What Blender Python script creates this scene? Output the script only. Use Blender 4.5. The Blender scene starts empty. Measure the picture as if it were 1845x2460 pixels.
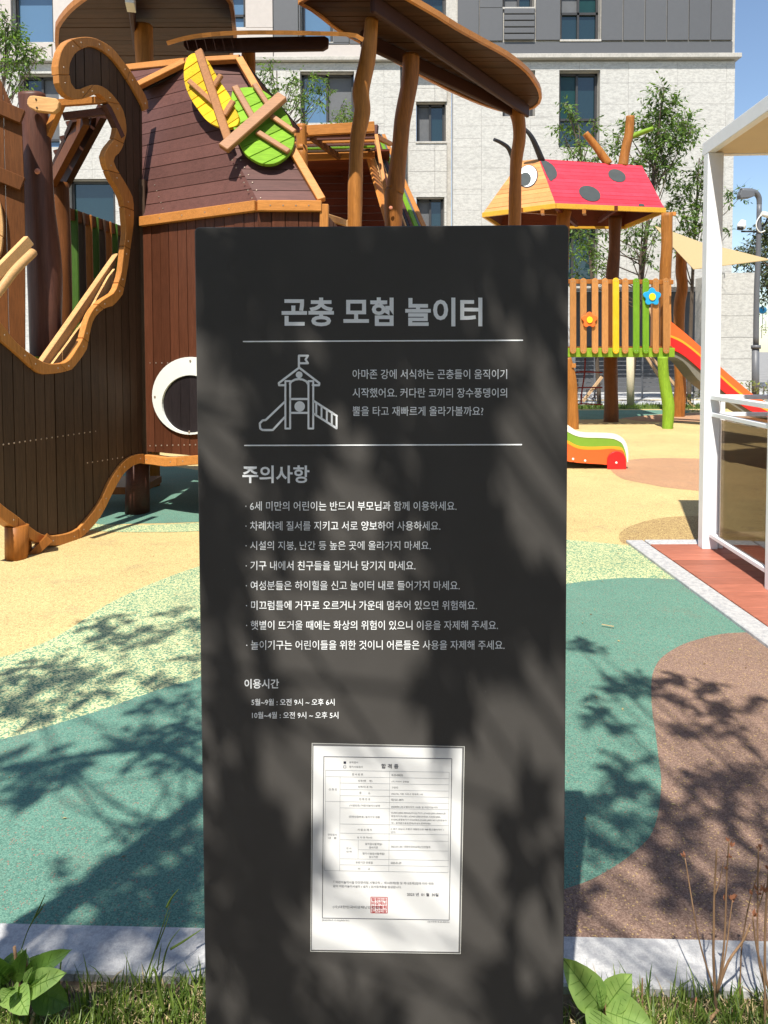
import bpy, bmesh, math, random
from mathutils import Vector, Matrix, noise
from mathutils.geometry import tessellate_polygon
random.seed(7)
R = math.radians
C = bpy.context.scene.collection
SC = bpy.context.scene

# ---------------------------------------------------------------- camera
F, CX, CY, H = 1750.0, 922.5, 920.0, 1.3      # focal length and principal point in photo pixels, eye height
cd = bpy.data.cameras.new("camera"); cam = bpy.data.objects.new("camera", cd); C.objects.link(cam)
MR = Matrix.Rotation(R(90 - 2.4), 3, 'X') @ Matrix.Rotation(R(-0.2), 3, 'Z')
cam.matrix_world = Matrix.Translation((0, 0, H)) @ MR.to_4x4()
cd.sensor_fit = 'VERTICAL'; cd.sensor_height = 36; cd.sensor_width = 27
cd.lens = 36 * F / 2460; cd.shift_y = -(1230 - CY) / 2460
cd.clip_start = 0.05; cd.clip_end = 2000
SC.camera = cam
# ---------------------------------------------------------------- light
SUN_EL, SUN_AZ = 58.0, 198.0
to_sun = Vector((math.sin(R(SUN_AZ)) * math.cos(R(SUN_EL)), math.cos(R(SUN_AZ)) * math.cos(R(SUN_EL)), math.sin(R(SUN_EL))))
w = bpy.data.worlds.new("World"); SC.world = w; w.use_nodes = True
nt = w.node_tree; bg = nt.nodes["Background"]
sky = nt.nodes.new("ShaderNodeTexSky"); sky.sky_type = 'NISHITA'; sky.sun_disc = False
sky.sun_elevation = R(SUN_EL); sky.sun_rotation = R(SUN_AZ); sky.air_density = 1.0; sky.dust_density = 0.4; sky.ozone_density = 1.2
nt.links.new(sky.outputs[0], bg.inputs[0]); bg.inputs[1].default_value = 0.115
ld = bpy.data.lights.new("sun", 'SUN'); sun = bpy.data.objects.new("sun", ld); C.objects.link(sun)
ld.energy = 5.0; ld.angle = R(0.53); ld.color = (1.0, 0.955, 0.88)
sun.rotation_euler = to_sun.to_track_quat('Z', 'Y').to_euler()
SC.view_settings.view_transform = 'Standard'; SC.view_settings.look = 'None'
SC.view_settings.exposure = 0.62; SC.view_settings.gamma = 1.0; SC.view_settings.use_curve_mapping = False
SC.cycles.max_bounces = 8; SC.cycles.transparent_max_bounces = 24

# ---------------------------------------------------------------- geometry helpers
def ray(u, v):
    return MR @ Vector(((u - CX) / F, (CY - v) / F, -1))
def P(u, v, Y):                       # point of the place at distance Y seen at photo pixel u, v
    d = ray(u, v); return Vector((0, 0, H)) + d * (Y / d.y)
def PZ(u, v, z=0.0):                  # point at height z
    d = ray(u, v); return Vector((0, 0, H)) + d * ((z - H) / d.z)
def PP(u, v, O, n):                   # point on a plane
    d = ray(u, v); c = Vector((0, 0, H)); return c + d * ((O - c).dot(n) / d.dot(n))

def link(o, parent=None):
    C.objects.link(o)
    if parent is not None:
        o.parent = parent
        L = parent.location if parent.parent is None else Vector((0, 0, 0))
        o.matrix_parent_inverse = Matrix.Translation(-L)
    return o
def thing(name, label, cat, loc=(0, 0, 0), group=None):
    o = bpy.data.objects.new(name, None); o.location = loc; o.empty_display_size = 0.1
    C.objects.link(o); o['label'] = label; o['category'] = cat
    if group: o['group'] = group
    return o
def tag(o, label=None, cat=None, group=None, kind=None):
    if label: o['label'] = label
    if cat: o['category'] = cat
    if group: o['group'] = group
    if kind: o['kind'] = kind
    return o
def mesh(name, verts, faces, m, parent=None, smooth=False):
    me = bpy.data.meshes.new(name); me.from_pydata([tuple(v) for v in verts], [], faces); me.update()
    if m: me.materials.append(m)
    if smooth: me.polygons.foreach_set('use_smooth', [True] * len(me.polygons))
    return link(bpy.data.objects.new(name, me), parent)
def bobj(name, bm, m, parent=None, smooth=False):
    bmesh.ops.recalc_face_normals(bm, faces=bm.faces)
    me = bpy.data.meshes.new(name); bm.to_mesh(me); bm.free()
    if m: me.materials.append(m)
    if smooth: me.polygons.foreach_set('use_smooth', [True] * len(me.polygons))
    return link(bpy.data.objects.new(name, me), parent)
def bevel(bm, r, seg=1):
    es = [e for e in bm.edges if len(e.link_faces) == 2 and e.calc_face_angle(0) > 0.6]
    bmesh.ops.bevel(bm, geom=es, offset=r, segments=seg, profile=0.6, affect='EDGES', clamp_overlap=True)

def box(name, a, b, m, parent=None, bev=0.0):
    bm = bmesh.new()
    vs = [bm.verts.new((x, y, z)) for x in (a[0], b[0]) for y in (a[1], b[1]) for z in (a[2], b[2])]
    for f in ((0,1,3,2),(4,6,7,5),(0,4,5,1),(2,3,7,6),(0,2,6,4),(1,5,7,3)): bm.faces.new([vs[i] for i in f])
    bmesh.ops.recalc_face_normals(bm, faces=bm.faces)
    if bev: bevel(bm, bev)
    return bobj(name, bm, m, parent)
def bar_bm(bm, p, q, w, h, up=Vector((0, 0, 1))):
    d = (q - p).normalized(); s = d.cross(up)
    if s.length < 1e-4: s = d.cross(Vector((0, 1, 0)))
    s.normalize(); t = s.cross(d).normalized()
    vs = []
    for c in (p, q):
        for i, j in ((-1,-1),(1,-1),(1,1),(-1,1)): vs.append(bm.verts.new(c + s * (i * w / 2) + t * (j * h / 2)))
    for f in ((0,3,2,1),(4,5,6,7),(0,1,5,4),(1,2,6,5),(2,3,7,6),(3,0,4,7)): bm.faces.new([vs[i] for i in f])
def bar(name, p, q, w, h, m, parent=None, up=Vector((0, 0, 1)), bev=0.0):
    bm = bmesh.new(); bar_bm(bm, Vector(p), Vector(q), w, h, up)
    bmesh.ops.recalc_face_normals(bm, faces=bm.faces)
    if bev: bevel(bm, bev)
    return bobj(name, bm, m, parent)
def smoothline(pts, n=6):
    """Catmull-Rom through points"""
    out = []
    k = len(pts)
    for i in range(k - 1):
        p0, p1, p2, p3 = pts[max(i-1, 0)], pts[i], pts[i+1], pts[min(i+2, k-1)]
        for j in range(n):
            t = j / n
            out.append(0.5 * ((2*p1) + (p2-p0)*t + (2*p0-5*p1+4*p2-p3)*t*t + (3*p1-p0-3*p2+p3)*t*t*t))
    out.append(pts[-1]); return out
def tube_data(pts, radii, sides=10, wob=0.0, seed=0):
    verts, faces = [], []
    n = len(pts); prev = None
    for i, p in enumerate(pts):
        d = (pts[min(i+1, n-1)] - pts[max(i-1, 0)]).normalized()
        if prev is None:
            a = Vector((1, 0, 0)) if abs(d.x) < 0.9 else Vector((0, 1, 0))
        else: a = prev
        s = (a - d * a.dot(d)).normalized(); t = d.cross(s); prev = s
        for k in range(sides):
            an = 2 * math.pi * k / sides
            r = radii[i] * (1 + wob * noise.noise(Vector((math.cos(an) * 1.1 + seed * 7.3, math.sin(an) * 1.1, p.z * 2.2 + p.x))))
            verts.append(p + s * (math.cos(an) * r) + t * (math.sin(an) * r))
    for i in range(n - 1):
        for k in range(sides):
            k2 = (k + 1) % sides
            faces.append((i*sides + k, i*sides + k2, (i+1)*sides + k2, (i+1)*sides + k))
    faces.append(tuple(range(sides))[::-1]); faces.append(tuple((n-1)*sides + k for k in range(sides)))
    return verts, faces
def tube(name, pts, radii, m, parent=None, sides=10, wob=0.0, n=4, seed=0, caps=False):
    pts = [Vector(p) for p in pts]
    if isinstance(radii, (int, float)): radii = [radii] * len(pts)
    if n > 1 and len(pts) > 2:
        rr = smoothline([Vector((r, 0, 0)) for r in radii], n); radii = [q.x for q in rr]; pts = smoothline(pts, n)
    v, f = tube_data(pts, radii, sides, wob, seed)
    o = mesh(name, v, f, m, parent, smooth=True)
    o.data.polygons[len(f)-1].use_smooth = False; o.data.polygons[len(f)-2].use_smooth = False
    return o
def log(name, pix, Y, m, parent=None, zend=None, sides=20, wob=0.16, seed=1):
    """peeled tree-trunk post; pix = (u, v, half width in px) from top to bottom"""
    pts, rr = [], []
    for u, v, h in pix:
        p = P(u, v, Y); pts.append(p); rr.append(h / F * Y)
    if zend is not None:
        q = pts[-1].copy(); q.z = zend; pts.append(q); rr.append(rr[-1])
    o = tube(name, pts, rr, m, parent, sides, wob, 6, seed)
    return o
def poly_plate(name, pts, n, t, m, parent=None, bev=0.0, smooth=False):
    """closed outline extruded by t along n"""
    bm = bmesh.new(); vs = [bm.verts.new(p) for p in pts]
    if len(pts) > 60:
        fl = [bm.faces.new([vs[i] for i in t]) for t in tessellate_polygon([pts]) if len(set(t)) == 3]
        bmesh.ops.recalc_face_normals(bm, faces=bm.faces)
    else: fl = [bm.faces.new(vs)]
    r = bmesh.ops.extrude_face_region(bm, geom=fl)
    bmesh.ops.translate(bm, vec=n * t, verts=[g for g in r['geom'] if isinstance(g, bmesh.types.BMVert)])
    bmesh.ops.recalc_face_normals(bm, faces=bm.faces)
    if bev: bevel(bm, bev)
    return bobj(name, bm, m, parent, smooth)
def resample(pts, n):
    L = [0]
    for i in range(1, len(pts)): L.append(L[-1] + (pts[i] - pts[i-1]).length)
    out = []
    for k in range(n):
        t = L[-1] * k / (n - 1); i = 1
        while i < len(L) - 1 and L[i] < t: i += 1
        s = (t - L[i-1]) / max(L[i] - L[i-1], 1e-9); out.append(pts[i-1].lerp(pts[i], min(max(s, 0), 1)))
    return out
def band(name, A, B, n, t, m, parent, cuts=6, front=0.0, sm=3, gap=0.002, bolt=None):
    """a trim of several boards following a curve between edge A and edge B"""
    A = resample(smoothline(A, sm), cuts * 6 + 1); B = resample(smoothline(B, sm), cuts * 6 + 1)
    for c in range(cuts):
        a = A[c*6:c*6+7]; b = B[c*6:c*6+7]
        e = 0.03 if c % 2 else 0.0
        v = []; f = []
        for p, q in zip(a, b):
            v += [p + n * front, q + n * front, q + n * (front - t), p + n * (front - t)]
        for i in range(6):
            o = i * 4
            for j in range(4): f.append((o + j, o + (j+1) % 4, o + 4 + (j+1) % 4, o + 4 + j))
        f.append((0, 3, 2, 1)); f.append((24, 25, 26, 27))
        g = (A[c*6+6] - A[c*6]).normalized() * gap
        for k in range(4): v[k] = v[k] + g; v[24+k] = v[24+k] - g
        bm = bmesh.new(); vv = [bm.verts.new(x) for x in v]
        for q in f: bm.faces.new([vv[i] for i in q])
        bmesh.ops.recalc_face_normals(bm, faces=bm.faces); bevel(bm, 0.004)
        o = bobj(name, bm, m, parent)
        if bolt:
            for k in (1, 5):
                bolt_at((a[k] + b[k]) / 2 + n * (front + 0.001), n, 0.006, bolt, parent)
_boltme = {}
def bolt_at(p, n, r, m, parent, name="screw"):
    key = (round(r, 4), m.name)
    if key not in _boltme:
        bm = bmesh.new()
        bmesh.ops.create_cone(bm, cap_ends=True, segments=8, radius1=1, radius2=0.6, depth=0.8)
        me = bpy.data.meshes.new(name); bm.to_mesh(me); bm.free(); me.materials.append(m); _boltme[key] = me
    o = bpy.data.objects.new(name, _boltme[key]); C.objects.link(o)
    o.parent = parent; o.matrix_parent_inverse = Matrix.Translation(-parent.location)
    o.location = p; o.rotation_euler = Vector(n).to_track_quat('Z', 'Y').to_euler(); o.scale = (r, r, r * 0.7)
    return o
def planks(name, outline, O, n, d, width, m, parent, thick=0.03, gap=0.005, rnd=0.0025, start=0.0, colour=None, bev=0.0):
    """boards cut to an outline (3D points on the plane O, n); d = direction across the boards"""
    d = (d - n * d.dot(n)).normalized()
    ss = [(p - O).dot(d) for p in outline]; lo, hi = min(ss), max(ss)
    cl = []
    for p in outline:
        if not cl or (p - cl[-1]).length > 1e-4: cl.append(p)
    if (cl[0] - cl[-1]).length < 1e-4: cl.pop()
    outline = cl
    base = bmesh.new(); bv = [base.verts.new(p) for p in outline]
    for t in tessellate_polygon([outline]):
        if len(set(t)) == 3: base.faces.new([bv[i] for i in t])
    bmesh.ops.recalc_face_normals(base, faces=base.faces)
    x = lo - (start % width) if start else lo
    i = 0
    while x < hi - 1e-4:
        a, b = max(x, lo - 1) + gap / 2, x + width - gap / 2
        bm = base.copy()
        for co, no in ((a, -d), (b, d)):
            g = bm.verts[:] + bm.edges[:] + bm.faces[:]
            if not g: break
            bmesh.ops.bisect_plane(bm, geom=g, plane_co=O + d * co, plane_no=no, clear_outer=True)
        if bm.faces and sum(q.calc_area() for q in bm.faces) > 0.0004:
            bmesh.ops.dissolve_limit(bm, angle_limit=0.01, verts=bm.verts[:], edges=bm.edges[:])
            r = bmesh.ops.extrude_face_region(bm, geom=bm.faces[:])
            off = random.uniform(-rnd, rnd)
            ev = [g for g in r['geom'] if isinstance(g, bmesh.types.BMVert)]
            bmesh.ops.translate(bm, vec=n * -thick, verts=ev)
            bmesh.ops.translate(bm, vec=n * off, verts=bm.verts[:])
            bmesh.ops.recalc_face_normals(bm, faces=bm.faces)
            if bev: bevel(bm, bev)
            mm = colour(i) if colour else m
            bm.verts.index_update(); left = set(bm.verts)
            isl = []
            while left:
                st = [left.pop()]; cur = set(st)
                while st:
                    q = st.pop()
                    for e in q.link_edges:
                        o_ = e.other_vert(q)
                        if o_ in left: left.discard(o_); cur.add(o_); st.append(o_)
                isl.append(cur)
            for cur in isl[1:]:
                b2 = bm.copy(); b2.verts.ensure_lookup_table(); ids = {q.index for q in cur}
                bmesh.ops.delete(b2, geom=[q for q in b2.verts if q.index not in ids], context='VERTS')
                bobj(name, b2, mm, parent)
            if len(isl) > 1: bmesh.ops.delete(bm, geom=[q for c_ in isl[1:] for q in c_], context='VERTS')
            bobj(name, bm, mm, parent)
        else: bm.free()
        x += width; i += 1
    base.free()
def sheet(name, pts, z, m, kind='structure', label=None):
    pts = [Vector((p.x, p.y, z)) for p in pts]
    bm = bmesh.new(); bv = [bm.verts.new(p) for p in pts]
    for t in tessellate_polygon([pts]):
        if len(set(t)) == 3: bm.faces.new([bv[i] for i in t])
    bm.normal_update()
    for f in bm.faces:
        if f.normal.z < 0: f.normal_flip()
    me = bpy.data.meshes.new(name); bm.to_mesh(me); bm.free(); me.materials.append(m)
    o = bpy.data.objects.new(name, me); C.objects.link(o); o['kind'] = kind
    if label: o['label'] = label
    return o

# ---------------------------------------------------------------- materials
def lin(h):
    h = h.lstrip('#'); c = [int(h[i:i+2], 16) / 255 for i in (0, 2, 4)]
    return tuple((x / 12.92 if x <= 0.04045 else ((x + 0.055) / 1.055) ** 2.4) for x in c)
class N:
    def __init__(s, name, rough=0.6, spec=0.4):
        s.m = bpy.data.materials.new(name); s.m.use_nodes = True; s.t = s.m.node_tree
        s.b = s.t.nodes['Principled BSDF']; s.b.inputs['Roughness'].default_value = rough
        s.b.inputs['Specular IOR Level'].default_value = spec
    def n(s, t, **k):
        x = s.t.nodes.new(t)
        for a, v in k.items():
            if a.startswith('i_'):
                x.inputs[int(a[2:])].default_value = v
            else: setattr(x, a, v)
        return x
    def l(s, a, b): s.t.links.new(a, b)
    def mix(s, fac, a, b, mode='MIX'):
        x = s.n('ShaderNodeMix', data_type='RGBA', blend_type=mode)
        for sock, val in ((x.inputs[0], fac), (x.inputs[6], a), (x.inputs[7], b)):
            if hasattr(val, 'links'): s.l(val, sock)
            elif isinstance(val, (int, float)): sock.default_value = val
            else: sock.default_value = (*val, 1)
        return x.outputs[2]
    def math(s, op, a, b=0.0):
        x = s.n('ShaderNodeMath', operation=op)
        for sock, val in ((x.inputs[0], a), (x.inputs[1], b)):
            if hasattr(val, 'links'): s.l(val, sock)
            else: sock.default_value = val
        return x.outputs[0]
    def coords(s, scale=(1, 1, 1), rnd=False):
        g = s.n('ShaderNodeNewGeometry'); mp = s.n('ShaderNodeMapping'); mp.inputs[3].default_value = scale
        s.l(g.outputs['Position'], mp.inputs[0])
        if rnd:
            oi = s.n('ShaderNodeObjectInfo'); vm = s.n('ShaderNodeVectorMath', operation='MULTIPLY_ADD')
            s.l(oi.outputs['Random'], vm.inputs[0]); vm.inputs[1].default_value = (37, 53, 41); s.l(mp.outputs[0], vm.inputs[2])
            s.rand = oi.outputs['Random']; return vm.outputs[0]
        return mp.outputs[0]
    def noise(s, vec, scale, detail=4, rough=0.6):
        x = s.n('ShaderNodeTexNoise'); x.inputs['Scale'].default_value = scale
        x.inputs['Detail'].default_value = detail; x.inputs['Roughness'].default_value = rough
        s.l(vec, x.inputs[0]); return x.outputs[0]
    def ramp(s, fac, stops, interp='LINEAR'):
        x = s.n('ShaderNodeValToRGB'); x.color_ramp.interpolation = interp; e = x.color_ramp.elements
        while len(e) < len(stops): e.new(0.5)
        for q, (p, c) in zip(e, stops):
            q.position = p; q.color = (*c, 1) if not isinstance(c, (int, float)) else (c, c, c, 1)
        s.l(fac, x.inputs[0]); return x.outputs[0]
    def col(s, c): s.l(c, s.b.inputs['Base Color']) if hasattr(c, 'links') else setattr(s.b.inputs['Base Color'], 'default_value', (*c, 1))
    def bump(s, h, strength=0.3, dist=0.002):
        x = s.n('ShaderNodeBump'); x.inputs['Strength'].default_value = strength; x.inputs['Distance'].default_value = dist
        s.l(h, x.inputs['Height']); s.l(x.outputs[0], s.b.inputs['Normal'])
def mulc(c, k): return tuple(min(1, x * k) for x in c)
def wood(name, c, axis='z', rough=0.5, var=0.35, grain=1.0, spec=0.2):
    k = N(name, rough, spec)
    sc = {'x': (2, 26, 26), 'y': (26, 2, 26), 'z': (26, 26, 2)}[axis]
    sc = tuple(q * grain for q in sc)
    v = k.coords(sc, rnd=True)
    g = k.noise(v, 1.6, 5, 0.65)
    f = k.noise(v, 6.0, 3, 0.6)
    c1 = k.ramp(g, [(0.25, mulc(c, 1 - var)), (0.5, c), (0.75, mulc(c, 1 + var * 0.7))])
    c2 = k.mix(k.ramp(f, [(0.35, 0.55), (0.6, 0.0)]), c1, mulc(c, 0.55))
    blot = k.noise(k.coords((3, 3, 3)), 1.3, 3)
    c3 = k.mix(k.ramp(blot, [(0.4, 0.0), (0.75, 0.35)]), c2, tuple(0.92 * x + 0.08 * sum(c) / 3 for x in mulc(c, 1.25)))
    hs = k.n('ShaderNodeHueSaturation'); k.l(c3, hs.inputs['Color'])
    k.l(k.math('ADD', k.math('MULTIPLY', k.rand, 0.34), 0.83), hs.inputs['Value'])
    k.col(hs.outputs[0]); k.bump(f, 0.35, 0.0015)
    return k.m
def paint(name, c, rough=0.5, var=0.1, spec=0.4, scale=8, rnd=0.1):
    k = N(name, rough, spec); v = k.coords((1, 1, 1), rnd=True)
    g = k.noise(v, scale, 5, 0.6)
    c1 = k.ramp(g, [(0.3, mulc(c, 1 - var)), (0.7, mulc(c, 1 + var))])
    hs = k.n('ShaderNodeHueSaturation'); k.l(c1, hs.inputs['Color'])
    k.l(k.math('ADD', k.math('MULTIPLY', k.rand, rnd), 1 - rnd / 2), hs.inputs['Value'])
    k.col(hs.outputs[0]); k.bump(g, 0.1, 0.001); return k.m
def granule(name, a, b, c=None, mixat=0.5, soft=0.06, scale=260, third=0.04):
    """rubber granule surface: a and b mixed granule by granule, a few of colour c"""
    k = N(name, 0.85, 0.2); v = k.coords()
    vo = k.n('ShaderNodeTexVoronoi'); vo.inputs['Scale'].default_value = scale; k.l(v, vo.inputs['Vector'])
    sep = k.n('ShaderNodeSeparateColor'); k.l(vo.outputs['Color'], sep.inputs[0])
    nn = k.noise(v, scale * 0.35, 3, 0.7)
    s = k.math('ADD', k.math('MULTIPLY', sep.outputs[0], 0.45), k.math('MULTIPLY', nn, 0.55))
    c1 = k.ramp(s, [(mixat - soft, a), (mixat + soft, b)])
    if c: c1 = k.mix(k.ramp(sep.outputs[1], [(1 - third - 0.01, 0.0), (1 - third, 1.0)]), c1, c)
    big = k.noise(v, 1.1, 4, 0.6)
    c2 = k.mix(1.0, c1, k.ramp(big, [(0.3, 0.87), (0.7, 1.08)]), 'MULTIPLY')
    st = k.noise(v, 3.5, 6, 0.72)
    c2 = k.mix(k.ramp(st, [(0.56, 0.0), (0.72, 0.32)]), c2, (0.20, 0.17, 0.13))
    fine = k.ramp(vo.outputs['Distance'], [(0.0, 1.08), (0.75, 0.72)])
    c3 = k.mix(1.0, c2, fine, 'MULTIPLY')
    k.col(c3); k.bump(vo.outputs['Distance'], 0.55, -0.002); return k.m
def stone(name, base, dark, scale=4.0, rough=0.8, speck=30, dirt=0.1):
    k = N(name, rough, 0.3); v = k.coords((.65, .65, 1.5) if 'cladding' in name else (1, 1, 1), rnd=True)
    a = k.noise(v, scale, 6, 0.75); b = k.noise(v, speck, 3, 0.7)
    c1 = k.ramp(a, [(0.40, dark), (0.56, base)])
    c2 = k.mix(k.ramp(b, [(0.35, 0.45), (0.6, 0.0)]), c1, mulc(dark, 0.8))
    hs = k.n('ShaderNodeHueSaturation'); k.l(c2, hs.inputs['Color'])
    k.l(k.math('ADD', k.math('MULTIPLY', k.rand, dirt), 1 - dirt / 2), hs.inputs['Value'])
    k.col(hs.outputs[0]); k.bump(b, 0.3, 0.002); return k.m
def leafmat(name, c, c2, trans=0.35, rough=0.45, scale=3.0, rnd=0.3):
    k = N(name, rough, 0.45); v = k.coords((1, 1, 1))
    g = k.noise(v, scale, 4, 0.7); isl = k.n('ShaderNodeNewGeometry')
    s = k.math('ADD', k.math('MULTIPLY', g, 0.5), k.math('MULTIPLY', isl.outputs['Random Per Island'], 0.5))
    c1 = k.ramp(s, [(0.3, c), (0.7, c2)])
    k.col(c1)
    tr = k.n('ShaderNodeBsdfTranslucent'); k.l(k.mix(1.0, c1, (1.5, 1.5, 0.7), 'MULTIPLY'), tr.inputs[0])
    ms = k.n('ShaderNodeMixShader'); ms.inputs[0].default_value = trans
    k.l(k.b.outputs[0], ms.inputs[1]); k.l(tr.outputs[0], ms.inputs[2])
    k.l(ms.outputs[0], k.t.nodes['Material Output'].inputs[0]); return k.m
def glassmat(name, tint, refl=0.12, rough=0.02):
    k = N(name); t = k.n('ShaderNodeBsdfTransparent'); t.inputs[0].default_value = (*tint, 1)
    g = k.n('ShaderNodeBsdfGlossy'); g.inputs['Roughness'].default_value = rough
    fr = k.n('ShaderNodeFresnel'); fr.inputs[0].default_value = 1.5
    ms = k.n('ShaderNodeMixShader'); k.l(k.math('MINIMUM', k.math('MULTIPLY', fr.outputs[0], refl / 0.04), 0.9), ms.inputs[0])
    k.l(t.outputs[0], ms.inputs[1]); k.l(g.outputs[0], ms.inputs[2]); k.l(ms.outputs[0], k.t.nodes['Material Output'].inputs[0])
    return k.m
M = {}
M['trim'] = wood('varnished_trim_wood', (0.53, 0.215, 0.052), 'z', 0.42, 0.2)
M['trimx'] = wood('varnished_trim_wood_x', (0.53, 0.215, 0.052), 'x', 0.42, 0.2)
M['tan'] = wood('pale_tan_wood', (0.66, 0.37, 0.15), 'x', 0.45, 0.15)
M['stick'] = wood('leaf_vein_wood', (0.38, 0.175, 0.07), 'x', 0.5, 0.12)
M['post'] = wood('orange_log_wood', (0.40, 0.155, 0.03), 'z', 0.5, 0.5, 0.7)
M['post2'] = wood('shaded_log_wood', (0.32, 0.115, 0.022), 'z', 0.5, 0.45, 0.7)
M['maroon'] = wood('maroon_roof_board', (0.12, 0.052, 0.042), 'x', 0.6, 0.25)
M['red'] = wood('red_brown_board', (0.098, 0.033, 0.016), 'z', 0.42, 0.3)
M['dark'] = wood('dark_brown_board', (0.070, 0.040, 0.024), 'z', 0.5, 0.3)
M['logdark'] = wood('dark_log_wood', (0.115, 0.048, 0.032), 'z', 0.45, 0.35, 0.6)
M['brown'] = wood('brown_board', (0.15, 0.052, 0.014), 'z', 0.5, 0.3)
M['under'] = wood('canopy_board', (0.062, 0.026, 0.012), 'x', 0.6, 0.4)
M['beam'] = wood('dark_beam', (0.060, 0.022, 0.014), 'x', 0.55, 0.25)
M['backing'] = paint('black_backing', (0.012, 0.009, 0.008), 0.8)
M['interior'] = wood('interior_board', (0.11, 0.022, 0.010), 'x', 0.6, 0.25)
M['yellow'] = wood('yellow_leaf_paint', (0.72, 0.46, 0.012), 'x', 0.7, 0.08)
M['green'] = wood('green_leaf_paint', (0.20, 0.39, 0.022), 'x', 0.75, 0.12)
M['slaty'] = wood('yellow_slat_paint', (0.75, 0.42, 0.02), 'z', 0.4, 0.08)
M['slatg'] = wood('green_slat_paint', (0.16, 0.33, 0.02), 'z', 0.4, 0.12)
M['greenbeam'] = wood('green_beam_paint', (0.20, 0.33, 0.022), 'z', 0.6, 0.3)
M['slato'] = wood('oak_slat', (0.48, 0.215, 0.065), 'z', 0.45, 0.2)
M['pink'] = wood('ladybird_red_board', (0.62, 0.040, 0.065), 'x', 0.65, 0.1)
M['head'] = wood('ladybird_head_board', (0.60, 0.27, 0.09), 'x', 0.65, 0.12)
M['fascia'] = wood('yellow_fascia', (0.70, 0.38, 0.04), 'x', 0.45, 0.1)
M['spot'] = paint('ladybird_spot', (0.055, 0.062, 0.058), 0.5)
M['rubber'] = paint('black_rubber', (0.02, 0.02, 0.022), 0.5)
M['white'] = paint('white_panel', (0.78, 0.78, 0.72), 0.35, 0.03)
M['pupil'] = wood('pupil_board', (0.022, 0.017, 0.018), 'z', 0.5, 0.2)
M['screw'] = paint('steel_screw', (0.45, 0.36, 0.28), 0.3); M['screw'].node_tree.nodes['Principled BSDF'].inputs['Metallic'].default_value = 0.6
M['copper'] = paint('bolt_cap', (0.65, 0.25, 0.15), 0.3)
M['wmetal'] = paint('white_metal', (0.78, 0.79, 0.80), 0.4, 0.03, rnd=0.02)
M['gmetal'] = paint('grey_metal', (0.115, 0.12, 0.13), 0.45, 0.04)
M['ceil'] = paint('tan_soffit', (0.62, 0.47, 0.28), 0.5, 0.04)
M['sred'] = paint('slide_red', (0.72, 0.022, 0.022), 0.3, 0.03, rnd=0); M['sor'] = paint('slide_orange', (0.85, 0.13, 0.03), 0.3, 0.03, rnd=0)
M['syl'] = paint('slide_amber', (0.90, 0.36, 0.03), 0.3, 0.03, rnd=0); M['sgr'] = paint('slide_green', (0.20, 0.36, 0.04), 0.3, 0.03, rnd=0)
M['swh'] = paint('slide_cream', (0.80, 0.80, 0.70), 0.3, 0.03, rnd=0)
M['sgy'] = paint('slide_steel', (0.16, 0.15, 0.12), 0.4)
M['blue'] = paint('flower_blue', (0.02, 0.33, 0.62), 0.35, 0.03); M['fyl'] = paint('flower_yellow', (0.85, 0.6, 0.02), 0.35, 0.03)
M['forange'] = paint('flower_orange', (0.80, 0.16, 0.03), 0.35, 0.03)
M['sail'] = paint('shade_cloth', (0.42, 0.31, 0.155), 0.8, 0.04, scale=40)
M['rope'] = paint('red_rope', (0.16, 0.02, 0.025), 0.8)
M['y'] = granule('yellow_granules', (0.70, 0.55, 0.25), (0.52, 0.37, 0.16), (0.34, 0.24, 0.12), 0.54, 0.05, 210, 0.03)
M['lg'] = granule('pale_green_granules', (0.66, 0.66, 0.34), (0.15, 0.30, 0.19), None, 0.515, 0.03, 170)
M['teal'] = granule('teal_granules', (0.165, 0.32, 0.24), (0.095, 0.215, 0.165), (0.28, 0.21, 0.16), 0.52, 0.1, 300, 0.04)
M['br'] = granule('brown_granules', (0.33, 0.22, 0.165), (0.21, 0.132, 0.10), (0.52, 0.36, 0.15), 0.52, 0.08, 300, 0.03)
M['pk'] = granule('pink_granules', (0.56, 0.33, 0.17), (0.42, 0.23, 0.14), None, 0.5, 0.05, 190)
M['tn'] = granule('tan_granules', (0.56, 0.41, 0.17), (0.30, 0.19, 0.09), None, 0.5, 0.04, 180)
M['kerb'] = stone('granite_kerb', (0.50, 0.495, 0.48), (0.34, 0.34, 0.345), 40, 0.8, 300)
M['wall'] = stone('stone_cladding', (0.57, 0.555, 0.51), (0.42, 0.405, 0.375), 13, 0.8, 60, 0.04)
M['ledge'] = stone('ledge_stone', (0.50, 0.47, 0.42), (0.40, 0.38, 0.34), 2.5, 0.8, 20)
M['beige'] = paint('beige_render', (0.50, 0.45, 0.41), 0.8, 0.04)
M['gpan'] = paint('grey_metal_panel', (0.096, 0.098, 0.103), 0.55, 0.03, rnd=0.06)
M['frame'] = paint('window_frame', (0.045, 0.043, 0.042), 0.4)
M['pane'] = N('window_glass', 0.03, 0.9).m
pk = M['pane'].node_tree.nodes['Principled BSDF']; pk.inputs['Base Color'].default_value = (0.012, 0.03, 0.035, 1)
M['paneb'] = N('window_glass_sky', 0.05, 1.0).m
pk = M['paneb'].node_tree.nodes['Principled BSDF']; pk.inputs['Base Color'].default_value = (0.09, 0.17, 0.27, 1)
M['blind'] = paint('window_blind', (0.11, 0.112, 0.115), 0.5)
M['curt'] = paint('green_curtain', (0.010, 0.042, 0.040), 0.25)
M['conc'] = stone('paving_concrete', (0.50, 0.50, 0.49), (0.38, 0.38, 0.38), 3, 0.85, 18)
M['soil'] = stone('bare_soil', (0.20, 0.145, 0.09), (0.09, 0.06, 0.035), 12, 0.95, 70)
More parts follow.
